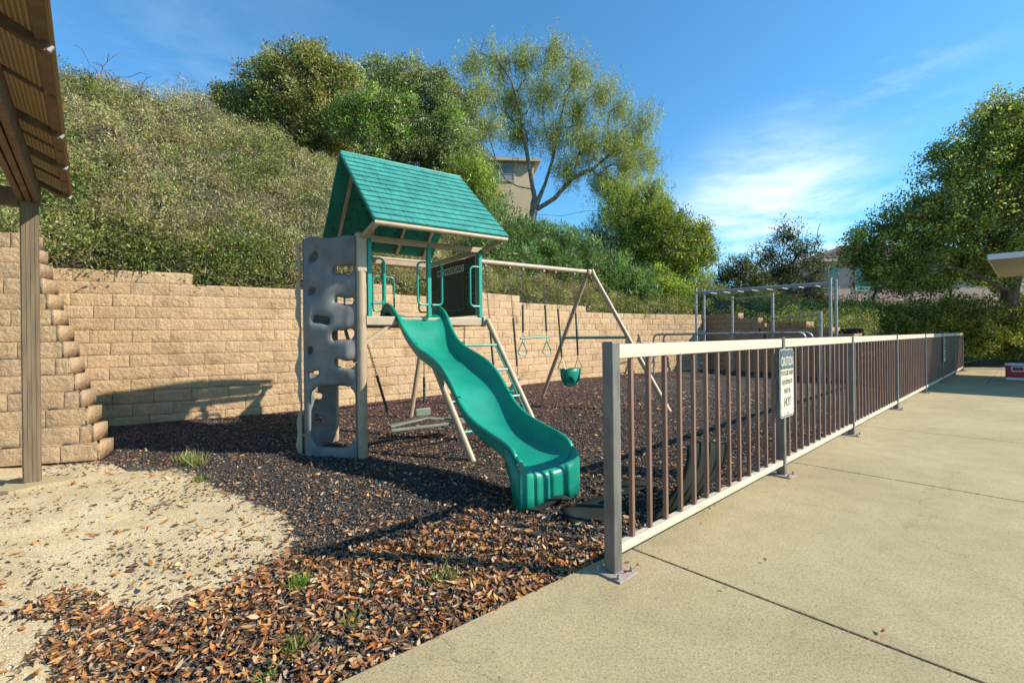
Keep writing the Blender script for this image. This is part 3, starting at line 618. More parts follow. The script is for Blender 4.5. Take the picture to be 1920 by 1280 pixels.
for side, be in ((0, E_F), (1, E_B)):
    EZ = EZF if side == 0 else 2.39; bot = (be, EZ); top = (RE, RZ); sl = math.hypot(be-RE, RZ-EZ); upv = (E2*(RE-be)+UP*(RZ-EZ)).normalized(); nr = upv.cross(E1); nr = nr if nr.z > 0 else -nr; nr.normalize()
    org = T(A0, be, EZ); wd = A1-A0
    mb = MB(); mb.box(org+E1*(wd/2)+upv*(sl/2)-nr*.012, (wd, sl, .022), (E1, upv, nr)); rp = mb.build('roof_panel', M['roofunder'], tw, bevel=.004)
    mb = MB(); rows = 13; h = sl/rows
    for r in range(rows):
        x = 0; rs_ = random.Random(r*3+side)
        while x < wd-.01:
            l_ = rs_.choice([.055, .11, .14, .17, .12]); l_ = min(l_, wd-x)
            z0_, z1_ = .020, .007; a0, a1 = x+.002, x+l_-.002; y0, y1 = r*h, (r+1)*h-.002
            vs_ = [org+E1*xx+upv*yy+nr*zz for xx, yy, zz in ((a0, y0, 0), (a1, y0, 0), (a1, y1, 0), (a0, y1, 0), (a0, y0, z0_), (a1, y0, z0_), (a1, y1, z1_), (a0, y1, z1_))]
            mb.add(vs_, [(4, 5, 6, 7), (0, 4, 7, 3), (1, 2, 6, 5), (0, 1, 5, 4), (3, 7, 6, 2)]); x += l_
    mb.build('shingles', M['roofplastic'], rp).location = (0, 0, 0)
    # trim along the gable ends and ridge
    for aa in (0, wd): mb = MB(); mb.bar(org+E1*aa-nr*.006, org+E1*aa+upv*sl-nr*.006, .02, .034, up=nr); mb.build('gable_trim', M['roofunder'], rp, bevel=.004)
    mb = MB(); dr = random.Random(5+side)
    for _ in range(230):
        a_, y_ = dr.uniform(.06, wd-.06), dr.uniform(.05, sl-.12)
        if min(abs(a_-q) for q in (.17, .58, .99, 1.40)) < .045: continue
        c = org+E1*a_+upv*y_-nr*.0245; mb.tube([c+nr*.002, c-nr*.005], dr.uniform(.008, .013), 6)
    mb.build('dimples', M['roofhole'], rp)['kind'] = 'stuff'
    for q in (.17, .58, .99, 1.40):
        mb = MB(); p_ = org+E1*q-nr*.045; mb.bar(p_, p_+upv*(sl-.05), .038, .04, up=nr); mb.build('rafter', M['tanmetal'], tw, bevel=.005)
for rp in [o for o in tw.children if o.name.startswith('roof_panel')]:
    for c in rp.children: pass
mb = MB(); mb.bar(T(A0, RE, RZ+.004), T(A1, RE, RZ+.004), .05, .03); mb.build('ridge_cap', M['roofplastic'], tw, bevel=.01)
# chalkboard side
mb = MB(); ba, bz0, bz1 = 1.425, 1.46, 2.19
mb.box(T(ba, .73, (bz0+bz1)/2), (.02, 1.34, bz1-bz0), O); cb = mb.build('chalkboard', M['board'], tw, bevel=.008)
mb = MB()
def brd(b0, z0, b1, z1, w_=.008): mb.bar(T(ba-.012, b0, z0), T(ba-.012, b1, z1), .006, w_, up=UP if abs(z1-z0) < .01 else E2)
for (b0, b1, z0, z1) in ((.42, 1.1, 1.55, 2.02), (.1, .34, 1.73, 1.95)):
    brd(b0, z0, b1, z0); brd(b0, z1, b1, z1); brd(b0, z0, b0, z1); brd(b1, z0, b1, z1)
for k in range(5): brd(.12, 1.52+k*.04, .36, 1.52+k*.04, .005); brd(1.14, 1.55+k*.07, 1.36, 1.55+k*.07, .005)
for k in range(3): brd(.14, 2.0+k*.05, .36, 2.0+k*.05, .005)
mb.build('moulded_lines', M['boardline'], cb)
mb = MB(); mb.box(T(ba-.013, .765, 2.075), (.008, .74, .085), O); mb.build('label_plate', M['cream'], cb, bevel=.003)
text_obj('My CHALKBOARD', .088, T(ba-.0185, .765, 2.073), -E2, UP, M['ink'], cb, bold=.0012)
mb = MB(); mb.tube([T(W-.05, .08, 1.45), T(W-.05, .08, 2.2)], .011, 8); mb.build('bolt_rod', M['tanplastic'], tw)
# slanted ladder legs and rungs
l1 = [T(.60, .0, 1.34), T(.80, -.84, -.05)]; l2 = [T(W+.04, -.02, 1.40), T(W+.27, -.84, -.05)]
for l_ in ([l1[0].lerp(l1[1], .33), l1[1]], l2): mb = MB(); mb.tube(l_, .035, 12); mb.build('leg', M['tanmetal'], tw, smooth=True)
mb = MB(); mb.tube([T(1.36, W, 1.38), T(1.19, 1.64, -.05)], .035, 12); mb.build('leg', M['tanmetal'], tw, smooth=True)
def lp(l_, z): t = (l_[0].z-z)/(l_[0].z-l_[1].z); return l_[0].lerp(l_[1], t)
for z in (1.10, .82, .53, .24):
    mb = MB(); a, b = lp(l1, z), lp(l2, z); mb.tube([a+E1*(.43 if z > 1 else 0), b-E1*.03], .015, 8); mb.build('rung', M['greenmetal'], tw, smooth=True)
mb = MB(); mb.tube([lp(l2, 1.10)-E1*.05, lp(l2, .24)-E1*.05], .008, 6); mb.build('ladder_rail', M['greenmetal'], tw)
a0 = ray(697, 492); pl_ = T(0, W+.12)
def PL_(u, v, P_, d):
    a, b = ray(u, v); t = (a*P_.y-P_.x)/(d.x-a*d.y); Y = P_.y+t*d.y; return t, CAMH-b*Y
ta, za = PL_(697, 493, pl_, E1); tb, zb = PL_(784, 500, pl_, E1)
mb = MB(); mb.tube([T(0.02, W+.12, za), T(tb, W+.12, za-.0)], .028, 10); mb.build('rear_rail', M['tanmetal'], tw, smooth=True)

# slide
SC = .665
rim = [(-.03, .25), (.043, .365), (.149, .415), (.33, .452), (.504, .488), (.664, .54), (.80, .62), (.90, .715), (1.0, .81), (1.12, .90), (1.266, .972), (1.5, 1.045), (1.7, 1.105), (1.86, 1.19), (2.0, 1.30), (2.1, 1.41), (2.22, 1.505), (2.34, 1.56), (2.45, 1.575), (2.54, 1.53), (2.60, 1.46)]
bed = [(-.03, .205), (.043, .225), (.149, .25), (.33, .285), (.504, .32), (.664, .37), (.80, .445), (.90, .53), (1.0, .625), (1.12, .72), (1.266, .80), (1.5, .895), (1.7, .955), (1.86, 1.03), (2.0, 1.16), (2.1, 1.29), (2.19, 1.385), (2.3, 1.43), (2.45, 1.435), (2.54, 1.432), (2.60, 1.432)]
hw = .268; prof = []
for i in range(12):                       # from the bed centre out and up to the rim, then over it
    t = i/11; prof.append((math.sin(t*math.pi/2)*(hw-.018), 1-math.cos(t*math.pi/2) if t < 1 else 1.0))
ss = np.linspace(.02, 2.6, 84)
def interp(tbl, s_):
    X = [q[0] for q in tbl]; Y = [q[1] for q in tbl]; i = min(max(np.searchsorted(X, s_)-1, 0), len(X)-2)
    p0, p1, p2, p3 = Y[max(i-1, 0)], Y[i], Y[i+1], Y[min(i+2, len(Y)-1)]; h = X[i+1]-X[i]; t = (s_-X[i])/h
    m1 = (p2-p0)/(X[i+1]-X[max(i-1, 0)])*h; m2 = (p3-p1)/(X[min(i+2, len(X)-1)]-X[i])*h
    return (2*t**3-3*t*t+1)*p1+(t**3-2*t*t+t)*m1+(-2*t**3+3*t*t)*p2+(t**3-t*t)*m2
mb = MB(); rows_ = []
for s_ in ss:
    zr, zb_ = interp(rim, s_), interp(bed, s_); half = []
    flat = np.clip((s_-.0)/.5, 0, 1)
    for x, y in prof: 
        yy = y**1.25; half.append((x, zb_+(zr-.012-zb_)*yy))
    r = .019; cx = hw
    for a in np.linspace(math.pi, -math.pi*.35, 8): half.append((cx+r*math.cos(a), zr-.012+r*math.sin(a)+.006))
    half.append((cx+.006, zr-.06)); half.append((cx-.002, zr-.105-.02*(1-flat)))
    fl_ = 1+.13*float(np.clip((s_-1.85)/.35, 0, 1)); half = [(x*fl_, z) for x, z in half]; full = [(-x, z) for x, z in reversed(half)]+half[1:]
    rows_.append([T(SC+x, -2.13+s_, z) for x, z in full])
m_ = len(rows_[0]); vs_ = [p for r in rows_ for p in r]
mb.add(vs_, [(i*m_+k, i*m_+k+1, (i+1)*m_+k+1, (i+1)*m_+k) for i in range(len(rows_)-1) for k in range(m_-1)])
sl_ = mb.build('slide_chute', M['greenplastic'], tw, smooth=True); md = sl_.modifiers.new('thick', 'SOLIDIFY'); md.thickness = .007; md.offset = -1
sb = sl_.modifiers.new('sub', 'SUBSURF'); sb.levels = 1; sb.render_levels = 1
for p in sl_.data.polygons: p.use_smooth = True
for s_, dz in ((.86, 0), (1.74, 0)):
    for sg in (-1, 1):
        mb = MB(); c = T(SC+sg*(hw+.002), -2.13+s_, interp(rim, s_)+.006); dd = (T(0, s_+.01, interp(rim, s_+.01))-T(0, s_, interp(rim, s_))).normalized(); mb.tube([c-dd*.004, c+dd*.004], .0235, 14); mb.build('rim_joint', M['greenplastic'], tw, smooth=True)
for s_ in (2.15, 2.22):
    for x in (-.2, 0, .2): mb = MB(); c = T(SC+x, -2.13+s_+.0, interp(bed, s_)+.004+ (abs(x)/.3)**3*.03); mb.tube([c, c+UP*.006], .007, 8); mb.build('bolt', M['galv'], tw)
# foot of the slide: rounded lip turning down to the ground with moulded ribs and side cheeks
sec = []; zr, zb_ = interp(rim, .02), interp(bed, .02)
for q_ in np.linspace(-1, 1, 61):
    x = q_*(hw+.018); t = min(1, abs(q_)*(hw+.018)/(hw-.018)); yy = (1-math.cos(math.asin(min(t, .9999))))**1.25; z = zb_+(zr-.008-zb_)*yy
    if abs(x) > hw-.016: z = zr-.012+.02*math.cos((abs(x)-hw)/.019*1.2)
    sec.append((x, z))
mb = MB(); rows2 = []
for ds, drop in ((.022, 0), (.006, .001), (-.012, .006), (-.026, .016), (-.035, .032), (-.039, .055), (-.040, .085), ('g', .5), ('g', 1)):
    row = []
    for x, z in sec:
        gr = min(abs(x+.150), abs(x-.0), abs(x-.150)); dent = .022*math.exp(-(gr/.011)**2)*(1 if (ds == 'g' or ds < -.02) else 0); side = max(0, (abs(x)-.24)/.063)
        if ds == 'g': zz = (z-.085)*(1-drop)-.04*drop; d2 = -.040
        else: zz = z-drop*(1+.6*side); d2 = ds
        row.append(T(SC+x, -2.13+d2+dent+.016*min(1, side)**2, zz))
    rows2.append(row)
nx2 = len(sec); mb.add([p for r in rows2 for p in r], [(i*nx2+k, i*nx2+k+1, (i+1)*nx2+k+1, (i+1)*nx2+k) for i in range(len(rows2)-1) for k in range(nx2-1)])
ft = mb.build('slide_foot', M['greenplastic'], tw, smooth=True, solid=.005)
for p in ft.data.polygons: p.use_smooth = True
for sgn in (-1, 1):
    mb = MB(); pts = []
    for s_ in np.linspace(-.024, .15, 9): pts.append((s_, interp(rim, max(s_, -.0))-.03-(.05 if s_ < -.02 else .01 if s_ < .0 else 0)))
    lo = [(s_, -.04 if s_ < .055 else -.04+((s_-.055)/.095)**.5*.30) for s_, _ in pts]; bul = .012
    vs_ = [T(SC+sgn*(hw+.014), -2.13+s_, z) for s_, z in pts]+[T(SC+sgn*(hw+.010), -2.13+s_, z) for s_, z in lo]
    mb.add(vs_, [(i, i+1, 9+i+1, 9+i) for i in range(8)]); mb.build('slide_cheek', M['greenplastic'], tw, smooth=True, solid=.006)

# grey climbing wall: two moulded panels meeting at a corner
def sd_round(px, py, c, hx_, hy_, r): 
    qx = abs(px-c[0])-hx_+r; qy = abs(py-c[1])-hy_+r; return math.hypot(max(qx, 0), max(qy, 0))+min(max(qx, qy), 0)-r
def climbing_panel(name, o, xd, w_, h_, holes, bulge, wavetop=True, mat_='greyplastic'):
    nrm = xd.cross(UP).normalized(); hstep = .0135; nx = int(w_/hstep); ny = int(h_/hstep); V = {}; mbp = MB(); idx = {}
    def sdf(x, y):
        d = 9
        for hcx, hcy, ax_, ay_, tilt in holes:
            c_, s2 = math.cos(tilt), math.sin(tilt); dx, dy = x-hcx, y-hcy; lx, ly = dx*c_+dy*s2, -dx*s2+dy*c_
            rr = min(ax_, ay_)*(.95 if ax_ < .2 else .55); d = min(d, sd_round(lx, ly+ (.012*math.sin(lx*26+hcx*30) if ax_ < .2 else 0), (0, 0), ax_, ay_, rr))
        return d
    D2 = {}
    for j in range(ny+1):
        for i in range(nx+1):
            x, y = w_*i/nx, h_*j/ny; d = sdf(x, y)
            if abs(d) < hstep*.62:
                gx = (sdf(x+.002, y)-sdf(x-.002, y)); gy = (sdf(x, y+.002)-sdf(x, y-.002)); q = math.hypot(gx, gy) or 1
                x -= d*gx/q; y -= d*gy/q; d = 0
            D2[i, j] = (x, y, d)
    def vid(i, j):
        if (i, j) not in idx:
            x, y, d = D2[i, j]; ed = min(x, w_-x); b_ = bulge(x, y)*min(1, ed/.08)
            yy = y+(.012*math.sin(x*16)*(y/h_)**6 if wavetop else 0)
            lip = -.02*math.exp(-max(d, 0)/.02)
            p = o+xd*x+UP*yy+nrm*(b_+lip); idx[i, j] = len(mbp.v); mbp.v.append(tuple(p))
        return idx[i, j]
    for j in range(ny):
        for i in range(nx):
            cs = [(i, j), (i+1, j), (i+1, j+1), (i, j+1)]
            if min(D2[c][2] for c in cs) < -1e-6 or all(abs(D2[c][2]) < 1e-9 for c in cs): 
                continue
            mbp.f.append(tuple(vid(*c) for c in cs))
    ob = mbp.build(name, M[mat_], tw, smooth=False)
    for p in ob.data.polygons: p.use_smooth = True
    s2 = ob.modifiers.new('thick', 'SOLIDIFY'); s2.thickness = .022; s2.offset = -1
    return ob
CW0 = T(-.475, .40, -.04); CW1 = T(-.065, .015, -.04); dA = (CW1-CW0); wA = dA.length; dA.normalize()
def px2(x, y): return ((x-65)/287*wA, (1235-y)/1195*2.25+.04)
holesA = []
for x0, x1, y0, y1, t in ((225, 340, 205, 255, .12), (85, 140, 320, 362, 0), (235, 340, 375, 415, .03), (125, 222, 473, 522, .08), (222, 342, 552, 610, .28), (80, 118, 635, 680, 0), (235, 345, 710, 755, -.05), (85, 150, 773, 815, .05), (86, 152, 133, 182, .2)):
    (cx_, cy_) = px2((x0+x1)/2, (y0+y1)/2); holesA.append((cx_, cy_, (x1-x0)/2/287*wA*1.06, (y1-y0)/2/1195*2.25*1.15, t))
cx_, cy_ = px2(221, 1022); holesA.append((cx_, cy_, .247, .325, 0))
bl = lambda x, y: .075*(vnoise(np.float64(x*4.2+1), np.float64(y*2.9+3), 5)-.5)*(1 if y > .75 else .4)+.02
climbing_panel('climbing_panel', CW0, dA, wA, 2.27, holesA, bl)
CB0 = T(-.475, .49, -.04); CB1 = T(-.09, .80, -.04); dB = (CB0-CB1); wB = dB.length; dB.normalize()
holesB = [(.25, 1.55, .055, .035, .1), (.12, 1.9, .05, .03, 0), (.33, 1.95, .055, .03, 0), (.12, 1.2, .06, .035, .2), (.33, 1.12, .045, .035, 0), (.30, .62, .065, .032, 0), (.30, .37, .075, .032, .1), (.13, .85, .05, .03, 0), (.33, .88, .05, .032, 0)]
climbing_panel('climbing_panel', CB1, dB, wB, 2.27, holesB, lambda x, y: .04*(vnoise(np.float64(x*5), np.float64(y*3+8), 6)-.5)+.012)
mb = MB(); z_ = np.linspace(-.05, 2.2, 60); o_ = T(-.495, .50)
vs_ = []
for z in z_: k = .018*math.sin(z*9)+.012*math.sin(z*23); vs_ += [o_+UP*z, o_-E1*(.012+.02+k)+E2*.02+UP*z]
mb.add(vs_, [(2*i, 2*i+1, 2*i+3, 2*i+2) for i in range(59)]); mb.build('panel_flange', M['tanplastic'], tw, solid=.012)
mb = MB(); mb.tube([T(-.06, .83, -.05), T(-.06, .83, 2.2)], .03, 10); mb.build('panel_post', M['tanmetal'], tw, smooth=True)

# ------------------------------------------------------------------ swing frame and what hangs from it
BE, BZ = .84, 2.255
def BM(a, z=BZ): return T(a, BE, z)
sf = thing('swing_frame', BM(4.05, 0), 'tan steel A-frame with long top beam joining the play tower', 'swing frame')
mb = MB(); mb.tube([BM(W+.02), BM(4.05)], .04, 16); mb.build('top_beam', M['tanmetal'], sf, smooth=True)
nl, fl = G(1262, 778), G(1013, 748); nl.z = fl.z = -.05
for q, e_ in ((nl, -1), (fl, 1)):
    mb = MB(); tp = BM(4.08)+E2*(.05*e_); mb.tube([tp+UP*.03, tp.lerp(q, .03), q], .036, 14); mb.build('leg', M['tanmetal'], sf, smooth=True)
mb = MB(); mb.box(BM(4.06, BZ-.01), (.16, .15, .10), O); mb.build('bracket', M['tanmetal'], sf, bevel=.03)
mb = MB(); q1, q2 = BM(4.08).lerp(nl, .475), BM(4.08).lerp(fl, .475); mb.tube([q1, q2], .022, 10); mb.build('crossbar', M['greenmetal'], sf, smooth=True)
for a in (2.01, 2.43, 2.675, 3.077, 3.317, 3.717):
    mb = MB(); mb.box(BM(a, BZ-.05), (.03, .05, .03), O); mb.tube([BM(a-.012, BZ-.06), BM(a, BZ-.10), BM(a+.012, BZ-.06)], .006, 6)
    mb.build('swing_hanger', M['chain'], sf)
def hang(root, top, bot, g0, g1):
    """chain from the beam with a rubber grip between two fractions of its length"""
    top, bot = Vector(top), Vector(bot); mb = MB(); chain_mb(mb, top, top.lerp(bot, g0)); mb.build('chain', M['chain'], root)
    if g1 < .99: mb = MB(); chain_mb(mb, top.lerp(bot, g1), bot); mb.build('chain', M['chain'], root)
    if g1 > g0: mb = MB(); mb.tube([top.lerp(bot, g0), top.lerp(bot, g1)], .0155, 8); mb.build('chain_sleeve', M['grip'], root, smooth=True)
# belt swing, pushed askew
bs = thing('belt_swing', BM(2.5, .5), 'green belt swing on chains hanging askew beside the tan ladder leg', 'swing')
s0, s1 = BM(2.12, .50)-E2*.05, BM(2.58, .57)+E2*.02
hang(bs, BM(2.01, BZ-.1), s0+UP*.06, .55, .9); hang(bs, BM(2.43, BZ-.1), s1+UP*.06, .45, .92)
mb = MB(); pts = [s0.lerp(s1, t)-UP*(.16*math.sin(math.pi*t)) for t in np.linspace(0, 1, 12)]; hv = E2*.07
mb.add([p+hv*k for p in pts for k in (-1, 1)], [(2*i, 2*i+1, 2*i+3, 2*i+2) for i in range(11)]); mb.build('seat', M['greenplastic'], bs, smooth=True, solid=.012)
for s_ in (s0, s1): mb = MB(); mb.tube([s_-hv, s_+UP*.07, s_+hv], .004, 5); mb.build('triangle_link', M['chain'], bs)
# trapeze bar with rings
tr = thing('trapeze_bar', BM(2.9, 1.18), 'green trapeze bar with two triangular rings on dark sleeved chains', 'trapeze')
hang(tr, BM(2.675, BZ-.1), BM(2.67, 1.19), .5, .93); hang(tr, BM(3.077, BZ-.1), BM(3.13, 1.20), .5, .93)
mb = MB(); mb.tube([BM(2.62, 1.165), BM(3.18, 1.185)], .015, 10); mb.build('bar', M['greenmetal'], tr, smooth=True)
for a in (2.66, 3.13):
    mb = MB(); mb.tube([BM(a, 1.17), BM(a, 1.12)], .003, 5); r_ = [(0, 1.12), (-.085, .965), (-.075, .935), (-.05, .925), (.05, .925), (.075, .935), (.085, .965), (0, 1.12)]
    mb.tube([BM(a+x, z) for x, z in r_], .0085, 8, caps=False); mb.build('ring_handle', M['greenmetal'], tr, smooth=True)
# bucket swing
bk = thing('bucket_swing', BM(3.6, .6), 'green toddler bucket swing with two leg holes, nearest the end of the swing beam', 'swing')
hang(bk, BM(3.317, BZ-.1), BM(3.44, .84), .4, .985); hang(bk, BM(3.717, BZ-.1), BM(3.79, .86), .45, .985)
c0 = BM(3.62, .66)
for a in (3.44, 3.79):
    for e_ in (-1, 1): mb = MB(); mb.tube([BM(a, .85), BM(a, .67)+E2*(.09*e_)-E1*(.012*(1 if a < 3.6 else -1))], .006, 6); mb.build('strap', M['chain'], bk)
mb = MB(); nu, nv_ = 40, 14; rowsb = []
for j in range(nv_):
    t = j/(nv_-1); ph = t*math.pi/2; rr = math.cos(ph)**.6 if t < 1 else .05
    rowsb.append([c0+E1*(.185*rr*math.cos(2*math.pi*i/nu))+E2*(.13*rr*math.sin(2*math.pi*i/nu))-UP*(.27*math.sin(ph)) for i in range(nu)])
fs = []
for j in range(nv_-1):
    for i in range(nu):
        a = 2*math.pi*(i+.5)/nu; t = (j+.5)/(nv_-1); hole = False
        for ang in (-math.pi/2-.62, -math.pi/2+.62):
            da = (a-ang+math.pi) % (2*math.pi)-math.pi
            if (da/.42)**2+((t-.52)/.2)**2 < 1: hole = True
        if not hole: fs.append((j*nu+i, j*nu+(i+1) % nu, (j+1)*nu+(i+1) % nu, (j+1)*nu+i))
mb.add([p for r in rowsb for p in r], fs); mb.build('seat', M['greenplastic'], bk, smooth=True, solid=.012)
mb = MB(); mb.tube([c0+E1*(.187*math.cos(t))+E2*(.132*math.sin(t)) for t in np.linspace(0, 2*math.pi, 33)], .011, 6, caps=False); mb.build('seat_rim', M['greenplastic'], bk, smooth=True)
# glider under the deck
gl = thing('glider_swing', T(.8, .25, .2), 'low olive green two seat glider hanging under the tower deck', 'glider')
M['olive'] = mat('olive plastic', (.19, .20, .15), .55, var=.3, vscale=10)
mb = MB(); mb.bar(T(.33, .2, .225), T(.80, .25, .265), .12, .022); mb.build('seat', M['olive'], gl, bevel=.006)
mb = MB(); mb.bar(T(.80, .25, .262), T(1.28, .2, .20), .12, .022); mb.build('seat', M['olive'], gl, bevel=.006)
mb = MB(); mb.box(T(.80, .33, .32), (.19, .03, .09), O); mb.build('backrest', M['olive'], gl, bevel=.01)
mb = MB(); mb.bar(T(.33, .13, .19), T(1.28, .13, .18), .03, .03); mb.build('frame_bar', M['olive'], gl, bevel=.005)
hang(gl, T(.05, .2, 1.33), T(.36, .2, .25), .5, .9); hang(gl, T(.82, .33, 1.33), T(.82, .33, .33), .6, .9); hang(gl, T(1.30, .2, 1.33), T(1.27, .2, .22), .6, .9)

# ------------------------------------------------------------------ railing along the patio
fn = thing('railing', FN(0, 0), 'long cream railing with brown pickets and steel posts along the patio edge', 'railing')
FO = (FD, JD, UP)
posts = [0, 2.385, 4.665, 7.36, 10.25, 12.9, 15.5, 17.65]
pm = None
for i, s_ in enumerate(posts):
    w_ = .066 if i == 0 else .05; mb = MB(); mb.box(FN(s_+(-.0), 0, .585), (w_, .066, 1.165), FO); po = mb.build('post', M['post'], fn, bevel=.006)
    mb = MB(); mb.box(FN(s_, .01, .006), (.15, .17, .010), FO); pl = mb.build('base_plate', M['rust'], po, bevel=.002)
    pl.location = Vector((0, 0, 0))
    for q, e_ in ((-.055, -.055), (.055, -.055), (-.055, .07), (.055, .07)): mb = MB(); mb.tube([FN(s_+q, e_, .008), FN(s_+q, e_, .024)], .009, 6); mb.tube([FN(s_+q, e_, .02), FN(s_+q, e_, .036)], .005, 6); mb.build('bolt', M['rust'], po)
# those children were made in world space under a parent at the same place
for i in range(len(posts)-1):
    a, b = posts[i]+(.035 if i == 0 else .027), posts[i+1]-.027
    mb = MB(); mb.bar(FN(a, 0, 1.117), FN(b, 0, 1.117), .045, .072); mb.build('top_rail', M['rail'], fn, bevel=.004)
    mb = MB(); mb.bar(FN(a, 0, .112), FN(b, 0, .112), .045, .045); mb.build('bottom_rail', M['rail'], fn, bevel=.004)
mb = MB(); mb.box(FN(0, 0, .607), (.024, .024, .945), FO); pk = mb.build('picket', M['picket'], fn, bevel=.0025); first = True
for i in range(len(posts)-1):
    ln = posts[i+1]-posts[i]; n = round(ln/.17)-1
    for k in range(1, n+1):
        o = pk if first else pk.copy()
        if not first: COL.objects.link(o); o.parent = fn
        o.location = FD*(posts[i]+ln*k/(n+1)); first = False
def warning_sign(s_, label):
    sg = thing('warning_sign', FN(s_, .05, .8), label, 'sign', 'caution signs on the railing')
    w_, h_, r = .33, .57, .036; c = FN(s_-.02, .046, .785)
    def rr(w2, h2, r2, dz):
        pts = []
        for sx, sy, a0_ in ((1, 1, 0), (-1, 1, 90), (-1, -1, 180), (1, -1, 270)):
            for k in range(6): a = R_(a0_+18*k); pts.append(c+FD*(sx*(w2/2-r2)+r2*math.cos(a))+UP*(sy*(h2/2-r2)+r2*math.sin(a))+JD*dz)
        return pts
    def plate(w2, h2, r2, z0, z1, m, nm, clip=None):
        P1, P2 = rr(w2, h2, r2, z0), rr(w2, h2, r2, z1); n = len(P1); mb = MB()
        mb.add(P1+P2, [tuple(range(n)), tuple(range(n, 2*n))]+[(i, (i+1) % n, n+(i+1) % n, n+i) for i in range(n)]); return mb.build(nm, m, sg)
    plate(w_, h_, r, 0, .004, M['signwhite'], 'plate'); plate(w_-.02, h_-.02, r-.008, .004, .0052, M['ink'], 'border_line'); plate(w_-.034, h_-.034, r-.012, .0052, .0062, M['signcream'], 'face')
    mb = MB(); mb.box(c+UP*.195+JD*.0068, (w_-.034, .0018, .155), (FD, JD, UP)); mb.build('header_panel', M['signdark'], sg, bevel=0)
    up = UP
    def row(t, size, z, m, xs=.62, bd=.001): text_obj(t, size, c+UP*z+JD*.0075, FD, UP, m, sg, xs=xs, bold=bd, depth=.0007)
    row('CAUTION', .105, .178, M['signcream'], .60, .001); row('PLAYGROUND', .058, .082, M['fade'], .74, 0); row('EQUIPMENT', .058, .008, M['fade'], .76, 0); row('MAY BE', .058, -.066, M['fade'], .78, 0); row('HOT', .105, -.160, M['fade'], .72, .002)
    for q in (.262, -.25): mb = MB(); mb.tube([c+UP*q+JD*.004, c+UP*q+JD*.013], .008, 8); mb.build('screw', M['galv'], sg)
    return sg
M['fade'] = mat('faded lettering', (.04, .04, .035), .7, col2=(.30, .28, .2), vscale=60)
M['signwhite'] = mat('aluminium sign edge', (.40, .40, .38), .5, var=.3, vscale=20)
M['signcream'] = mat('faded sign face', (.66, .64, .49), .6, col2=(.42, .39, .28), vscale=22, detail=8)
M['signdark'] = mat('dark sign header', (.035, .045, .065), .5, col2=(.10, .12, .14), vscale=40)
warning_sign(2.40, 'cream and black caution sign bolted to the second railing post')
warning_sign(12.9, 'pale caution sign on a shaded post near the far end of the railing')

# ------------------------------------------------------------------ rubber mats
def sheet(name, rows_, m, label, cat, group=None, solid=.025):
    mb = MB(); k = len(rows_[0]); mb.add([p for r in rows_ for p in r], [(i*k+j, i*k+j+1, (i+1)*k+j+1, (i+1)*k+j) for i in range(len(rows_)-1) for j in range(k-1)])
    o = mb.build(name, m, None, smooth=True, solid=solid); return tag(o, label, cat, group)
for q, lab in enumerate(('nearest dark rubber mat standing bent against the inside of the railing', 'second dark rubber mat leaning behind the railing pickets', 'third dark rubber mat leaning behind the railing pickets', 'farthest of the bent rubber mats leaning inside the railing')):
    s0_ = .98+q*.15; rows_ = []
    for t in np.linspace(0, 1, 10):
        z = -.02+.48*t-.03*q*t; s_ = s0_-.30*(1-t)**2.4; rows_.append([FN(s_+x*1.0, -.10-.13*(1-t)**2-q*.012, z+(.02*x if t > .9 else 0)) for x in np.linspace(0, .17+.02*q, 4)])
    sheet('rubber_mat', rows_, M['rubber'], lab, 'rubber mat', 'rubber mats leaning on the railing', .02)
def flat_mat(cx_, cy_, dirv, l_, w_, tilt, z, name, label):
    d = Vector((*dirv, 0)).normalized(); s_ = UP.cross(d); rows_ = []
    for t in np.linspace(-.5, .5, 9):
        rows_.append([Vector((cx_, cy_, z))+d*(t*l_)+s_*(k*w_)+UP*(tilt*(k+.5)*w_+.02*math.sin(t*5)-.05*t*t) for k in np.linspace(-.5, .5, 5)])
    return sheet(name, rows_, M['rubber'], label, 'rubber mat', None, .012)
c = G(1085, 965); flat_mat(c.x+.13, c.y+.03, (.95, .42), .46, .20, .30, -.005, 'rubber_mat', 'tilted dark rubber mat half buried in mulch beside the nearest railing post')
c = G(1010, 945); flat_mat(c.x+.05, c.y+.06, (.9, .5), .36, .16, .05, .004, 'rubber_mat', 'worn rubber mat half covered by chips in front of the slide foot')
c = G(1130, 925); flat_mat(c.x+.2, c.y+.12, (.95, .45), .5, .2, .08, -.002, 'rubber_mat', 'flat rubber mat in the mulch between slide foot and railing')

# ------------------------------------------------------------------ steel climbing bars
def pole(root, p, q, r=.03, name='post'): mb = MB(); mb.tube([p, q], r, 12); return mb.build(name, M['galv'], root, smooth=True)
ml0, ml1 = Vector((5.42, 13.79, 0)), Vector((7.85, 11.56, 0)); zt = 2.43; of = FD*.5
mkb = thing('monkey_bars', ml0, 'grey steel monkey bars with eight rungs on four tall posts', 'monkey bars')
for p in (ml0, ml0+of, ml1, ml1+of): pole(mkb, p-UP*.05, p+UP*(zt+.12), .035)
for o_ in (Vector((0, 0, 0)), of): pole(mkb, ml0+o_+UP*zt, ml1+o_+UP*zt, .03, 'side_rail')
for k in range(8): t = .12+.78*k/7; p = ml0.lerp(ml1, t)+UP*(zt-.045); pole(mkb, p+of*.05, p+of*.95, .017, 'rung')
for z in (.35, .75): pole(mkb, ml0+UP*z, ml0+UP*z+(ml1-ml0).normalized()*.28, .014, 'step')
cu = thing('chin_up_bars', (7.2, 13, 0), 'stepped grey steel chin-up bars behind the monkey bars', 'chin-up bars')
pa, pb, pc = Vector((6.86, 14.6, 0)), Vector((7.45, 13.4, 0)), Vector((7.2, 10.95, 0))
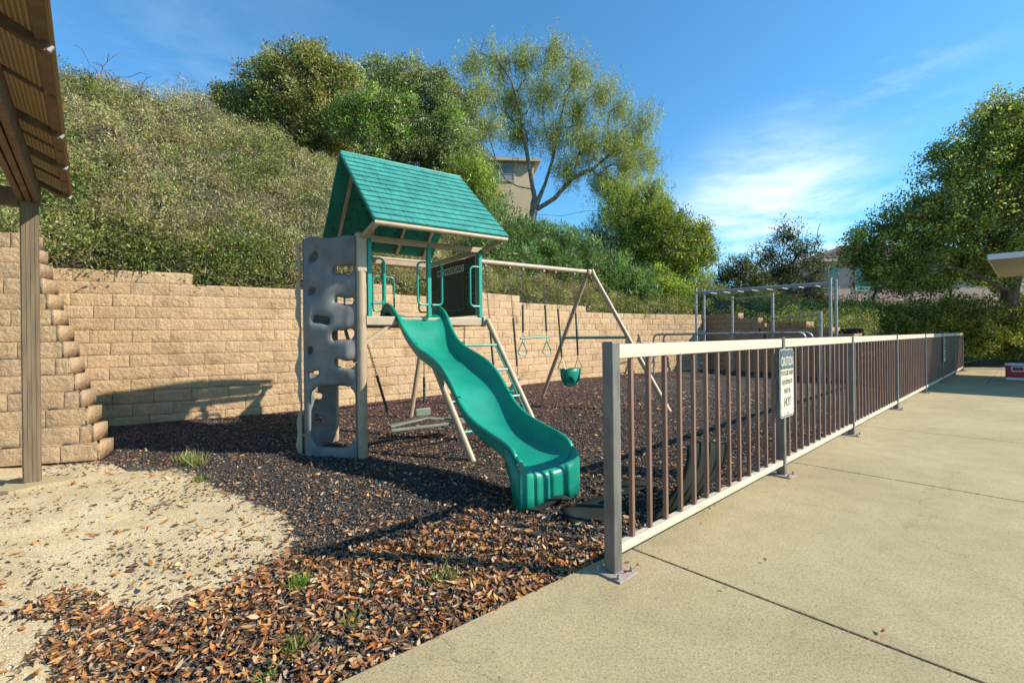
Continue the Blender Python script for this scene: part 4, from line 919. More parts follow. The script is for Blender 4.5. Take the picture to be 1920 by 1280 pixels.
for p, z in ((pa, 2.36), (pb, 2.36), (pc, 1.70)): pole(cu, p-UP*.05, p+UP*z, .038)
pole(cu, pa+UP*2.28, pb+UP*2.28, .02, 'bar'); pole(cu, pb+UP*1.62, pc+UP*1.62, .02, 'bar')
pbz = thing('parallel_bars', (4.1, 13.6, 0), 'pair of low grey steel parallel bars with rounded ends', 'parallel bars')
for o_ in (Vector((0, 0, 0)), FD*.55):
    a, b = Vector((4.1, 13.6, 0))+o_, Vector((7.12, 11.4, 0))+o_; d = (b-a).normalized(); r = .14; h = 1.21; pts = [a-UP*.05]
    pts += [a+d*r+UP*(h-r)+(-d*(r*math.cos(t))+UP*(r*math.sin(t))) for t in np.linspace(0, math.pi/2, 7)]
    pts += [b-d*r+UP*(h-r)+(d*(r*math.sin(t))+UP*(r*math.cos(t))) for t in np.linspace(0, math.pi/2, 7)]+[b-UP*.05]
    mb = MB(); mb.tube(pts, .03, 12); mb.build('bar', M['galv'], pbz, smooth=True)

# ------------------------------------------------------------------ timber canopy at the left
ED = Vector((.669, -.743, 0)); ID = Vector((-.743, -.669, 0)); CC_ = Vector((-4.03, 4.29, 2.44)); SL = .50
def CN(t, s_, dz=0): return CC_+ED*t+ID*s_+UP*(SL*s_+dz)
cn = thing('canopy', (-4.12, 4.02, 0), 'timber canopy with ribbed bronze plastic roofing over the sand at the left', 'canopy')
def poly_mat():
    m = bpy.data.materials.new('bronze ribbed plastic'); m.use_nodes = True; t = m.node_tree; n = t.nodes; l = t.links; p = n['Principled BSDF']
    p.inputs['Base Color'].default_value = (.20, .155, .09, 1); p.inputs['Roughness'].default_value = .35
    tr = n.new('ShaderNodeBsdfTranslucent'); tr.inputs[0].default_value = (.42, .32, .18, 1); x = n.new('ShaderNodeMixShader'); x.inputs[0].default_value = .5
    l.new(p.outputs[0], x.inputs[1]); l.new(tr.outputs[0], x.inputs[2]); l.new(x.outputs[0], n['Material Output'].inputs['Surface']); return m
M['poly'] = poly_mat()
mb = MB(); n_ = 150; smax = 2.2; per_ = .020
xs_ = np.arange(-.02, smax, per_/4)
vs_ = []
for t in (0, 6.2):
    for i, s_ in enumerate(xs_): vs_.append(CN(t, s_, .10+.005*[0, 1, 0, -1][i % 4]))
k = len(xs_); mb.add(vs_, [(i, i+1, k+i+1, k+i) for i in range(k-1)]); mb.build('roof_sheet', M['poly'], cn, solid=.003)
for t, w_ in ((.03, .045), (.52, .022), (1.0, .042), (1.36, .022), (1.74, .042), (2.35, .03), (2.95, .045), (3.8, .045), (4.8, .045)):
    mb = MB(); hh = .045 if w_ > .04 else .018; mb.bar(CN(t, .004, .082-hh/2), CN(t, smax, .085-hh/2), w_, hh, up=UP); mb.build('rafter', M['wood'], cn, bevel=.004)
    if w_ > .04: mb = MB(); mb.bar(CN(t, -.012, .07), CN(t, .003, .07), .022, .03); mb.build('rafter_tip', M['galv'], cn)
for s_, hh in ((.022, .045), (.75, .04), (1.5, .04)):
    mb = MB(); mb.bar(CN(0, s_, .081), CN(6.2, s_, .081), hh, .022); mb.build('batten', M['wood'], cn, bevel=.003)
pp = Vector((-4.12, 4.018, 0))
for e_ in (-.075, 0, .075):
    mb = MB(); a = pp+ID*(e_*.62); mb.bar(a-ED*.12+UP*2.47, a+ED*6+UP*2.47, .038, .17); mb.build('header_beam', M['wood'], cn, bevel=.005)
mb = MB(); mb.bar(pp+ID*.06+UP*2.42, pp+ID*5+UP*2.42, .05, .16); mb.build('tie_beam', M['wood'], cn, bevel=.005)
mb = MB(); mb.box(pp+UP*1.19, (.105, .105, 2.42), (ED, ID, UP)); po = mb.build('post', M['postwood'], cn, bevel=.006)
mb = MB()
for k in (-.04, -.013, .013, .04):
    for dd, ee in ((ED, ID), (ID, ED)):
        for sg_ in (-1, 1): mb.box(pp+UP*1.19+dd*(sg_*.053)+ee*k, (.006 if dd is ED else .012, .012 if dd is ED else .006, 2.36), (ED, ID, UP))
mb.build('reeding', M['postwood'], cn, bevel=0)
mb = MB(); q = pp+ED*4.6; mb.box(q+UP*1.19, (.12, .12, 2.42), (ED, ID, UP)); mb.build('post', M['postwood'], cn, bevel=.006)
mb = MB(); q = pp+ID*3.6; mb.box(q+UP*1.19, (.12, .12, 2.42), (ED, ID, UP)); mb.build('post', M['postwood'], cn, bevel=.006)
mb = MB(); vv = []
for k in range(18): a = 2*math.pi*k/18; r = .20+.05*math.sin(3*a); vv.append(pp+Vector((r*math.cos(a)*1.2, r*math.sin(a), .0)))
mb.add(vv+[Vector(v)-UP*.06 for v in vv]+[pp+UP*.012], [(k, (k+1) % 18, 36) for k in range(18)]+[(k, 18+k, 18+(k+1) % 18, (k+1) % 18) for k in range(18)])
mb.build('footing', M['slab'], cn, smooth=True)

# ------------------------------------------------------------------ patio cover at the right, cooler, boulders
pc_ = thing('patio_cover', (12, 10.5, 0), 'pale flat patio cover poking in from the right edge', 'patio cover')
q0 = Vector((10.7, 10.5, 2.8)); mb = MB(); mb.box(q0+FD*2.7+JD*3.2+UP*.03, (5.4, 6.4, .05), FO); mb.build('roof_deck', M['awning'], pc_, bevel=.01)
mb = MB(); mb.bar(q0+JD*-.02+UP*.05, q0+JD*6.4+UP*.05, .03, .12); mb.build('fascia', M['white'], pc_, bevel=.004)
mb = MB(); mb.bar(q0+FD*.02+UP*.05-JD*.02, q0+FD*5.4+UP*.05-JD*.02, .03, .12); mb.build('fascia', M['white'], pc_, bevel=.004)
for a, b in ((.4, 2.9), (5.0, 2.9), (.4, 6), (5.0, 6)): mb = MB(); mb.box(q0+FD*a+JD*b-UP*1.4, (.1, .1, 2.8), FO); mb.build('post', M['awning'], pc_, bevel=.005)
co = thing('cooler', (12.25, 11.5, 0), 'red plastic cooler with white lid and handle at the right edge', 'cooler')
XX = (JD, FD, UP); cc = Vector((11.95, 11.38, 0))+JD*.33+FD*.2
mb = MB(); mb.box(cc+UP*.22, (.66, .40, .29), XX); mb.build('body', M['red'], co, bevel=.02)
mb = MB(); mb.box(cc+UP*.385, (.68, .42, .045), XX); mb.build('lid', M['white'], co, bevel=.012)
mb = MB(); mb.box(cc+UP*.045, (.64, .38, .07), XX); mb.build('base', M['white'], co, bevel=.01)
mb = MB(); hc = cc-XX[1]*.215+UP*.285-XX[0]*.12
for p, q in (((-.1, .055), (.1, .055)), ((-.1, -.055), (.1, -.055)), ((-.1, .055), (-.1, -.055)), ((.1, .055), (.1, -.055))): mb.bar(hc+XX[0]*p[0]+UP*p[1], hc+XX[0]*q[0]+UP*q[1], .02, .018, up=XX[1])
mb.build('handle', M['white'], co, bevel=.003)
def boulder(name, c, r, label, seed):
    bm = bmesh.new(); bmesh.ops.create_icosphere(bm, subdivisions=4, radius=1)
    for v in bm.verts:
        p = v.co.copy(); k = 1+.5*(float(vnoise(np.float64(p.x*1.6+seed), np.float64(p.y*1.6+p.z*1.3), seed))-.5)+.15*(float(vnoise(np.float64(p.x*5+seed), np.float64(p.y*5+p.z*4), seed))-.5)
        v.co = Vector((p.x*r[0]*k, p.y*r[1]*k, p.z*r[2]*k))
    me = bpy.data.meshes.new(name); bm.to_mesh(me); bm.free(); me.materials.append(M['rock']); o = bpy.data.objects.new(name, me); COL.objects.link(o); o.location = c
    for p in me.polygons: p.use_smooth = True
    return tag(o, label, 'boulder', 'boulders past the end of the railing')
boulder('boulder', G(1822, 674)+UP*.12, (.62, .4, .32), 'largest pale boulder just past the end of the railing', 3)
boulder('boulder', G(1812, 684)+UP*.02, (.42, .3, .2), 'low pale boulder in front of the largest one', 8)
boulder('boulder', G(1846, 680)+UP*.02, (.3, .25, .13), 'small boulder right of the others at the patio end', 13)

# ------------------------------------------------------------------ litter, chips, weeds
def ground_pts(n, test, x0, x1, y0, y1):
    out_ = []; tot = 0
    while tot < n:
        x = rng.uniform(x0, x1, n*2+1000); y = rng.uniform(y0, y1, n*2+1000); k = test(x, y); out_.append(np.stack([x[k], y[k]], 1)); tot += k.sum()
    return np.concatenate(out_)[:n]
def on_slab(x, y, m=0.0):
    s_ = (x-FP.x)*FD.x+(y-FP.y)*FD.y; p_ = (x-FP.x)*JD.x+(y-FP.y)*JD.y
    return p_ > np.where(s_ < 0, -.114+.06*s_, -.114)-m
def in_play(x, y): return (~on_slab(x, y)) & (wall_dist(x, y) < -.05) & (np.abs(x/np.maximum(y, .01)) < 1.2) & ((x > -4.2) | (y < 4.7) | (y-4.7 > (-4.2-x)*1.1))
def gz(P): 
    return ground_z(P[:, 0], P[:, 1])
def leaves(P, cols, ln, wd, z0=.004, stack=.02):
    """curled dead leaves lying on the ground"""
    n = len(P); a = rng.uniform(0, 2*math.pi, n); L_ = ln*rng.uniform(.6, 1.35, n); W_ = wd*rng.uniform(.65, 1.3, n)
    tilt = rng.normal(0, .22, n); D = np.stack([np.cos(a)*np.cos(tilt), np.sin(a)*np.cos(tilt), np.sin(tilt)], 1)
    roll = rng.normal(0, .45, n); S0 = np.stack([-np.sin(a), np.cos(a), np.zeros(n)], 1); Nn = np.cross(D, S0)*np.sign(np.cross(D, S0)[:, 2:3])
    S = S0*np.cos(roll)[:, None]+Nn*np.sin(roll)[:, None]; Nn = np.cross(D, S); Nn *= np.sign(Nn[:, 2:3])
    c = np.concatenate([P, (gz(P)+z0+rng.random(n)**2*stack+np.abs(np.sin(tilt))*L_*.4+np.abs(np.sin(roll))*W_*.4)[:, None]], 1)
    curl = rng.normal(.05, .16, n)[:, None]*L_[:, None]; fold = rng.uniform(-.28, .10, n)[:, None]*W_[:, None]; V = np.empty((n, 8, 3))
    Lc, Wc = L_[:, None], W_[:, None]
    V[:, 0] = c-D*Lc*.5+Nn*curl; V[:, 1] = c-D*Lc*.2+S*Wc*.42+Nn*curl*.2; V[:, 2] = c+D*Lc*.12+S*Wc*.5+Nn*(curl*.1); V[:, 3] = c+D*Lc*.5+Nn*curl
    V[:, 4] = c+D*Lc*.12-S*Wc*.5+Nn*(curl*.1); V[:, 5] = c-D*Lc*.2-S*Wc*.42+Nn*curl*.2; V[:, 6] = c-D*Lc*.2+Nn*(fold+curl*.2); V[:, 7] = c+D*Lc*.12+Nn*(fold+curl*.1)
    fq = np.array([[0, 1, 6, 6], [1, 2, 7, 6], [2, 3, 7, 7], [3, 4, 7, 7], [4, 5, 6, 7], [5, 0, 6, 6]])
    tri = np.array([[0, 1, 6], [1, 2, 7], [1, 7, 6], [2, 3, 7], [3, 4, 7], [4, 5, 6], [4, 6, 7], [5, 0, 6]])
    Fc = (np.arange(n)[:, None, None]*8+tri[None]).reshape(-1, 3)
    base = palette(cols, rng.integers(0, len(cols), n))*rng.lognormal(0, .22, (n, 1)); return V.reshape(-1, 3), Fc, np.repeat(np.clip(base, .01, .66), 8, 0)
LC = [(.46, .17, .045), (.50, .27, .12), (.54, .34, .18), (.36, .13, .04), (.48, .21, .06), (.24, .09, .04), (.54, .38, .23), (.36, .19, .09), (.50, .23, .06), (.15, .07, .04), (.48, .30, .16), (.40, .15, .045), (.28, .12, .05), (.20, .10, .06)]
def dens_litter(x, y):
    base = inpoly(x, y, litter_poly); jx = x+.18*(fbm(x*6, y*6, 40)-.47)*2; jy = y+.18*(fbm(x*6, y*6, 41)-.47)*2
    return inpoly(jx, jy, litter_poly)
edge_strip = lambda x, y: on_slab(x, y, 1.3) & (y < 6) & in_play(x, y)
parts = []
def addl(P, ln, wd, **k): parts.append(leaves(P, LC, ln, wd, **k))
addl(ground_pts(5400, lambda x, y: dens_litter(x, y) & ~on_slab(x, y, -.03) & (rng.random(len(x)) < np.clip(1.2-.10*y, .2, 1)), -2.6, .6, 1.1, 3.2), .046, .0145, stack=.025)
addl(ground_pts(1500, lambda x, y: edge_strip(x, y) & (y > 2.2) & (rng.random(len(x)) < np.clip(1.5-.3*y, .12, 1)), -1.5, 6, 2.2, 6), .050, .0165)
addl(ground_pts(3800, lambda x, y: in_play(x, y) & ~inpoly(x, y, sand_poly) & (rng.random(len(x)) < np.exp(-.34*(y-2.5))), -4, 4, 2.2, 9), .046, .0165)
addl(ground_pts(420, lambda x, y: inpoly(x, y, sand_poly) & in_play(x, y), -4.5, .2, 1.2, 5), .052, .018, stack=.003)
addl(ground_pts(1500, lambda x, y: in_play(x, y) & (y > 7) & (fbm(x*.8, y*.8, 77) > .46), -4, 9, 7, 15), .055, .024)
off = 0; VV, FF, CC2 = [], [], []
for V, Fc, c in parts: VV.append(V); FF.append(Fc+off); CC2.append(c); off += len(V)
o = np_mesh('fallen_leaves', np.concatenate(VV), np.concatenate(FF), M['dryleaf'], None, np.concatenate(CC2))
tag(o, 'orange and tan fallen leaves littering the mulch and sand', 'fallen leaves', kind='stuff')
def chips(P, sz, cols, zj=.012):
    n = len(P); a = rng.uniform(0, 2*math.pi, n); L_ = sz*rng.uniform(.5, 1.5, n); c = np.concatenate([P, (gz(P)+.002+rng.random(n)*zj)[:, None]], 1)
    D = unit(np.stack([np.cos(a), np.sin(a), rng.normal(0, .35, n)], 1)); S = unit(np.cross(D, unit(rng.normal(size=(n, 3))*.5+np.array([0, 0, 1.0])))); Nn = np.cross(D, S)
    W_ = L_*rng.uniform(.3, .65, n); H_ = L_*rng.uniform(.2, .5, n); V = np.empty((n, 6, 3))
    for k, (i, j, q) in enumerate(((-.5, 0, 0), (0, .5, -.1), (.5, .1, 0), (.05, -.5, .1), (-.05, .05, .5), (.05, -.05, -.5))): V[:, k] = c+D*(L_*i)[:, None]+S*(W_*j)[:, None]+Nn*(H_*q)[:, None]
    tri = np.array([[0, 1, 4], [1, 2, 4], [2, 3, 4], [3, 0, 4], [1, 0, 5], [2, 1, 5], [3, 2, 5], [0, 3, 5]])
    base = palette(cols, rng.integers(0, len(cols), n))*rng.lognormal(0, .35, (n, 1)); return V.reshape(-1, 3), (np.arange(n)[:, None, None]*6+tri[None]).reshape(-1, 3), np.repeat(np.clip(base, .006, .6), 6, 0)
KC = [(.03, .03, .03), (.042, .041, .04), (.026, .026, .027), (.06, .058, .056), (.11, .095, .085), (.17, .11, .07), (.10, .07, .055), (.034, .034, .034), (.32, .24, .17), (.05, .048, .046)]
KR = [(.13, .055, .05), (.09, .05, .048), (.05, .04, .042), (.18, .085, .065), (.035, .03, .033), (.24, .15, .11)]
parts = [chips(ground_pts(76000, lambda x, y: in_play(x, y) & ~inpoly(x, y, sand_poly) & (rng.random(len(x)) < np.exp(-.36*np.maximum(0, y-2.6))), -4.5, 5, 1.2, 10), .022, KC),
         chips(ground_pts(5200, lambda x, y: dens_litter(x, y) & ~on_slab(x, y, -.02), -2.6, .6, 1.1, 3.2), .026, KC, .02),
         chips(ground_pts(1500, lambda x, y: inpoly(x, y, sand_poly) & in_play(x, y) & (fbm(x*2.2, y*2.2, 61)+.10*(x+3)*.5+(rng.random(len(x))-.5)*.3 > .50), -4.5, .2, 1.2, 5), .024, KC, .002),
         chips(ground_pts(1700, lambda x, y: inpoly(x+.28, y-.12, sand_poly) & ~inpoly(x-.15, y+.1, sand_poly) & in_play(x, y), -4.5, 1.0, 1.2, 5), .024, KC, .004),
         chips(ground_pts(26000, lambda x, y: in_play(x, y) & (y > 4.6) & (x < 2.5+rng.normal(size=len(x))), -6, 5, 4.6, 13), .030, KR)]
off = 0; VV, FF, CC2 = [], [], []
for V, Fc, c in parts: VV.append(V); FF.append(Fc+off); CC2.append(c); off += len(V)
o = np_mesh('rubber_mulch', np.concatenate(VV), np.concatenate(FF), M['chip'], None, np.concatenate(CC2))
tag(o, 'loose black and brown rubber mulch chips over the play area', 'mulch', kind='stuff')
# crumbs of granite on the sand
P = ground_pts(9000, lambda x, y: (inpoly(x, y, sand_poly) | dens_litter(x, y)) & in_play(x, y) & (rng.random(len(x)) < np.clip(1.6-.3*y, .1, 1)), -4.2, .5, 1.1, 4.6)
V, Fc, c = chips(P, .009, [(.62, .52, .36), (.75, .66, .5), (.5, .40, .26), (.68, .60, .46)], .001); o = np_mesh('sand_grit', V, Fc, M['chip'], None, c); tag(o, 'pale coarse grit on the sand', 'grit', kind='stuff')
# a few bits on the slab
P = np.array([tuple(G(u, v)[:2]) for u, v in ((1330, 958), (1347, 948), (1322, 981), (1435, 1055), (1708, 757), (1725, 798), (1482, 902), (1175, 1062), (1188, 1072), (1172, 1078), (1195, 1066), (1655, 1190), (1655, 1187), (1168, 1040), (1360, 1108), (1290, 1072))])
V, Fc, c = leaves(P, [(.20, .10, .06), (.36, .18, .09), (.5, .3, .16)], .032, .014, z0=.05, stack=.0); V[:, 2] += 0
o = np_mesh('stray_leaves', V, Fc, M['dryleaf'], None, c); tag(o, 'a few stray leaf scraps on the concrete', 'leaf scraps', kind='stuff')
P = []
for s_ in (.295, 2.897):
    for _ in range(220): p = FN(s_+random.gauss(0, .004), random.uniform(-.1, 2.6)); P.append((p.x, p.y))
V, Fc, c = chips(np.array(P), .013, [(.10, .05, .03), (.16, .08, .04), (.06, .04, .03), (.25, .14, .08)], .001); V[:, 2] += .031; o = np_mesh('joint_debris', V, Fc, M['chip'], None, c); tag(o, 'dark debris caught in the slab joints', 'debris', kind='stuff')
# weeds and grass tufts
def tuft(c, n, h, spread, cols, label):
    D = unit(np.stack([rng.normal(0, .45, n), rng.normal(0, .45, n), np.ones(n)], 1)); n = n; Nn = unit(np.cross(D, rng.normal(size=(n, 3))))
    P = np.array(c)+np.concatenate([rng.normal(0, spread, (n, 2)), np.zeros((n, 1))], 1); P[:, 2] = -.03
    V, Fc = leaf_arrays(P, D, Nn, h*rng.uniform(.4, 1.2, n), rng.uniform(.003, .007, n)); cc_ = np.repeat(palette(cols, rng.integers(0, len(cols), n))*rng.lognormal(0, .2, (n, 1)), 4, 0)
    o = np_mesh('grass_tuft', V, Fc, M['grass'], None, cc_); return tag(o, label, 'grass tuft', 'grass tufts')
GC = [(.14, .26, .03), (.22, .34, .05), (.30, .32, .10), (.10, .2, .03)]; GY_ = GC+[(.46, .42, .2), (.4, .34, .14)]
tuft(G(345, 862), 90, .14, .035, GY_, 'grass tuft at the sand edge, left of the taller one')
tuft(G(370, 870), 100, .19, .035, GY_, 'tallest grass tuft at the sand edge below the wall shadow')
tuft(G(378, 895), 90, .07, .03, GC, 'low green weeds at the sand edge in front of the tall grass')
tuft(G(562, 1090), 90, .09, .03, GC, 'green tuft beside the tip of the long rail shadow')
tuft(G(552, 1210), 90, .07, .03, GC, 'yellow green tuft among leaves near the bottom of the slab corner')
tuft(G(818, 1085), 30, .10, .02, GC, 'thin green blades in the leaves left of the nearest railing post')
tuft(G(852, 1078), 30, .09, .02, GC, 'small sprout just right of the thin green blades')
tuft(G(505, 1262), 24, .08, .012, GC, 'single bright blades at the bottom edge of the leaf litter')
tuft(G(660, 1160), 36, .07, .018, GC, 'sparse green shoots in the leaf litter near the slab edge')
tuft(G(1265, 700), 60, .18, .08, GC, 'low green weeds at the foot of the far block wall')
c = at(106, 622, 6.35); n = 90
V, Fc, cl = clumps(np.array([tuple(c+Vector((random.gauss(0, .04), random.gauss(0, .05), random.uniform(-.22, .22)))) for _ in range(10)]), .09, 16, .05, .012, GC, up=.6)
o = np_mesh('wall_weed', V, Fc, M['leaf'], None, cl); tag(o, 'green weed growing from the corner of the block walls', 'weed')

# ------------------------------------------------------------------ trees and shrubs
def px_blobs(L_, Y, dep=1.0, dy=0):
    return [((at(u, v, Y+q[3] if len(q) > 3 else Y)), (q[2]*Y/F, q[2]*Y/F*dep, q[2]*Y/F*(q[4] if len(q) > 4 else 1))) for q in L_ for u, v in [(q[0], q[1])]]
holly = [(.21, .22, .05), (.26, .26, .07), (.16, .18, .045), (.32, .31, .10), (.29, .21, .07), (.38, .37, .15)]
silver = [(.24, .28, .11), (.30, .33, .15), (.19, .23, .08), (.15, .19, .06), (.34, .36, .18)]
bright = [(.13, .25, .02), (.17, .30, .035), (.10, .19, .02), (.22, .33, .05)]
pepper = [(.27, .31, .06), (.34, .36, .08), (.21, .26, .06), (.37, .38, .11), (.30, .30, .07)]
dark = [(.06, .075, .025), (.08, .09, .03), (.05, .065, .02), (.11, .11, .045)]
oak = [(.16, .19, .03), (.21, .24, .04), (.13, .15, .025), (.27, .29, .05), (.34, .34, .08)]
ole = [(.11, .19, .05), (.15, .24, .07), (.09, .15, .045), (.20, .28, .10), (.13, .2, .08)]
lime = [(.22, .30, .03), (.28, .35, .05), (.17, .24, .03), (.33, .38, .07)]
def trunk_px(L_, Y): return [at(u, v, Y) for u, v in L_]
make_tree('evergreen_tree', 'dense bronze-green evergreen tree, leftmost on the hilltop', 'tree', trunk_px([(575, 330), (570, 290), (560, 240)], 17.5),
    px_blobs([(565, 160, 72), (490, 170, 56), (440, 200, 42), (625, 165, 52), (540, 215, 66), (615, 230, 70), (470, 230, 50), (588, 118, 40), (515, 130, 38), (670, 215, 52), (425, 182, 26), (560, 275, 55), (630, 290, 55), (650, 140, 26)], 17.5, .9), 1500, 70, .10, .048, holly, rt=.2, cl_rad=.36, n_anchor=50)
make_tree('evergreen_tree', 'silvery green evergreen with three rounded tops behind the tower roof', 'tree', trunk_px([(800, 350), (795, 300), (790, 250)], 19),
    px_blobs([(708, 148, 40), (765, 152, 48), (822, 175, 50), (730, 195, 56), (790, 220, 66), (850, 240, 54), (700, 250, 60), (760, 285, 66), (835, 300, 56), (878, 310, 46), (720, 310, 50), (868, 195, 30)], 19, .8), 1500, 70, .10, .046, silver, rt=.2, cl_rad=.38, n_anchor=45)
make_tree('leafy_shrub', 'bright green leafy shrub in front of the two evergreens', 'shrub', trunk_px([(690, 335), (692, 318), (690, 300)], 16),
    px_blobs([(700, 190, 30), (655, 200, 26), (735, 200, 30), (690, 235, 36), (645, 240, 30), (745, 240, 26), (770, 190, 18), (845, 215, 24), (860, 250, 20), (700, 280, 30), (625, 220, 18)], 16, .8), 300, 56, .085, .045, bright+silver, rt=.06, cl_rad=.30, n_anchor=25)
make_tree('weeping_shrub', 'yellow green drooping shrub on the bank right of the tower roof', 'shrub', trunk_px([(905, 400), (900, 350), (893, 310)], 17),
    px_blobs([(885, 310, 36), (905, 350, 34), (870, 345, 36), (915, 385, 24), (850, 330, 28)], 17, .8), 240, 75, .12, .026, lime, rt=.07, cl_rad=.34, n_anchor=22, strands=True)
YT = 21
mains = [[(1003, 378), (995, 330), (985, 270), (975, 205), (958, 150), (935, 115)], [(1005, 385), (1022, 345), (1036, 300), (1045, 245), (1060, 190), (1075, 150)],
         [(1008, 392), (1040, 372), (1072, 335), (1110, 318), (1150, 285), (1185, 255)], [(1000, 355), (972, 350), (948, 337), (930, 300), (905, 268)], [(1010, 402), (1055, 405), (1095, 396), (1130, 395)],
         [(1072, 335), (1085, 290), (1110, 250), (1135, 205)], [(985, 270), (960, 225), (930, 190), (895, 165)], [(1036, 300), (1020, 230), (1018, 150), (1025, 90)], [(930, 300), (912, 240), (885, 200)]]
dy_ = [-.6, .8, .4, -1.2, -.3, 1.5, 1.0, .6, -2.0]; seeds = []
for L_, d in zip(mains, dy_): seeds.append([at(u, v, YT+d*(i/(len(L_)-1))) for i, (u, v) in enumerate(L_)])
make_tree('pepper_tree', 'tall airy pepper tree with spreading forked limbs on the hilltop', 'tree', trunk_px([(997, 425), (1000, 400), (1002, 380), (1003, 355)], YT),
    px_blobs([(885, 105, 34, -.8), (935, 115, 38), (985, 105, 40), (1035, 90, 38), (1085, 125, 42), (1130, 165, 36), (905, 165, 36, -1), (960, 175, 46), (1020, 165, 50), (1085, 195, 48), (1165, 195, 34, .5), (1195, 245, 42, .5), (1150, 255, 46), (1100, 265, 52), (1040, 245, 46),
        (975, 240, 44), (915, 225, 36, -1), (1060, 310, 36), (1180, 300, 48), (1130, 330, 42), (1215, 290, 30, .5), (1175, 350, 40), (1210, 210, 24), (890, 250, 26)], YT, 1.25), 1700, 72, .12, .022, pepper, rt=.17, bark='palebark', cl_rad=.34, n_anchor=260, strands=True, shell=.15, tone=.2, wob=.35, seeds=seeds, minr=.009, bare=60)
make_tree('weeping_tree', 'olive weeping tree hanging low between the pepper tree and the green tree', 'tree', trunk_px([(1160, 520), (1163, 470), (1168, 425)], 19),
    px_blobs([(1150, 395, 38), (1195, 375, 40), (1225, 350, 30), (1180, 430, 40), (1215, 420, 38), (1130, 450, 30), (1240, 385, 26), (1160, 350, 30), (1110, 430, 22)], 19, 1), 520, 80, .13, .024, pepper+lime, rt=.12, bark='bark', cl_rad=.36, n_anchor=50, strands=True, shell=.3)
make_tree('broadleaf_tree', 'yellow green bushy tree at the end of the high bank', 'tree', trunk_px([(1255, 545), (1250, 500), (1245, 460)], 18.5),
    px_blobs([(1235, 415, 44), (1285, 430, 40), (1300, 470, 38), (1250, 470, 50), (1210, 465, 40), (1180, 480, 36), (1315, 440, 20), (1290, 510, 40), (1240, 520, 44), (1325, 480, 20)], 18.5, .9), 850, 64, .11, .036, lime+oak, rt=.14, cl_rad=.36, n_anchor=45)
make_tree('sparse_tree', 'small dark sparse tree against the cloud behind the monkey bars', 'tree', trunk_px([(1475, 600), (1478, 560), (1480, 520)], 25),
    px_blobs([(1475, 445, 34), (1440, 480, 34), (1510, 475, 36), (1470, 510, 44), (1530, 520, 36), (1420, 520, 34), (1460, 555, 45), (1520, 560, 40)], 25, .8), 420, 46, .11, .05, dark, rt=.15, cl_rad=.38, n_anchor=110, bare=120, tone=.3, shell=.3, minr=.016)
make_tree('sparse_tree', 'low twiggy dark tree over the far block wall, left of the cloud tree', 'tree', trunk_px([(1375, 600), (1380, 560), (1388, 520)], 22),
    px_blobs([(1390, 500, 30), (1360, 515, 26), (1420, 535, 32), (1380, 545, 38), (1345, 550, 26), (1410, 575, 30)], 22, .8), 320, 46, .10, .045, dark+[(.14, .15, .04)], rt=.1, cl_rad=.34, n_anchor=70, bare=70, shell=.3, minr=.014)
YB = 15.5
make_tree('large_tree', 'large spreading green shade tree reaching in from the right', 'tree', [Vector((17.2, 16.2, .3)), Vector((17.1, 16.1, 1.6)), Vector((17.0, 16.0, 2.6))],
    px_blobs([(1850, 270, 70), (1790, 330, 62), (1735, 390, 62), (1680, 430, 52), (1635, 465, 36), (1880, 360, 90), (1800, 420, 74), (1730, 460, 56), (1690, 490, 40), (1960, 250, 110), (1980, 400, 120), (1930, 300, 90), (1870, 460, 60), (1605, 440, 24), (1770, 290, 32), (1860, 215, 40), (2120, 330, 150), (1920, 220, 50), (1590, 480, 22), (1800, 490, 40), (1640, 515, 34), (1700, 525, 38), (1755, 530, 34), (1625, 490, 30), (1830, 500, 34), (1880, 510, 30)], YB, 1.3),
    3500, 46, .085, .055, oak, rt=.24, cl_rad=.34, n_anchor=190, shell=.2, tone=.3, wob=.3, minr=.012, upc=.1,
    seeds=[[at(1880, 540, 15.6), at(1830, 515, 15.3), at(1780, 500, 15), at(1720, 503, 15)], [at(1900, 520, 16), at(1890, 440, 15.5), at(1860, 360, 15)]])
make_tree('leafy_shrub', 'blue green shrub under the big tree behind the hedge', 'shrub', [Vector((14.6, 19, .6)), Vector((14.6, 19, 1.5)), Vector((14.6, 19, 2.4))],
    px_blobs([(1650, 525, 26), (1690, 530, 30), (1735, 525, 28), (1775, 525, 22)], 19, .8), 110, 50, .09, .04, [(.04, .12, .06), (.06, .16, .08), (.05, .1, .04)], rt=.05, cl_rad=.32, n_anchor=20)
make_tree('leafy_shrub', 'sunlit lime shrub between the hedge and the big tree trunk', 'shrub', [Vector((18.2, 19.5, .6)), Vector((18.2, 19.5, 1.5)), Vector((18.2, 19.5, 2.4))],
    px_blobs([(1800, 510, 22), (1840, 520, 24), (1880, 535, 24)], 19.5, .8), 70, 44, .10, .045, lime, rt=.05, cl_rad=.32, n_anchor=16)
hd = []
for k in range(15):
    p = Vector((11.6+k*.78, 17.6-.05*k, 0)); hd.append(((p.x, p.y-.9, 1.52+.08*math.sin(k*1.7)), (.72, .8, .92)))
for k in range(6): hd.append(((15.6+k*.85, 15.9, .95), (.7, .6, .72)))
make_tree('hedge', 'long dense green hedge behind the end of the railing', 'hedge', [Vector((12.5, 17.6, .2)), Vector((12.55, 17.6, .6)), Vector((12.6, 17.6, .9))], hd, 2600, 46, .075, .045, oak, rt=.05, cl_rad=.26, n_anchor=0, shell=.75, tone=.22, crown_name='foliage', trunk_name='stem')
hr = bpy.data.objects['hedge']
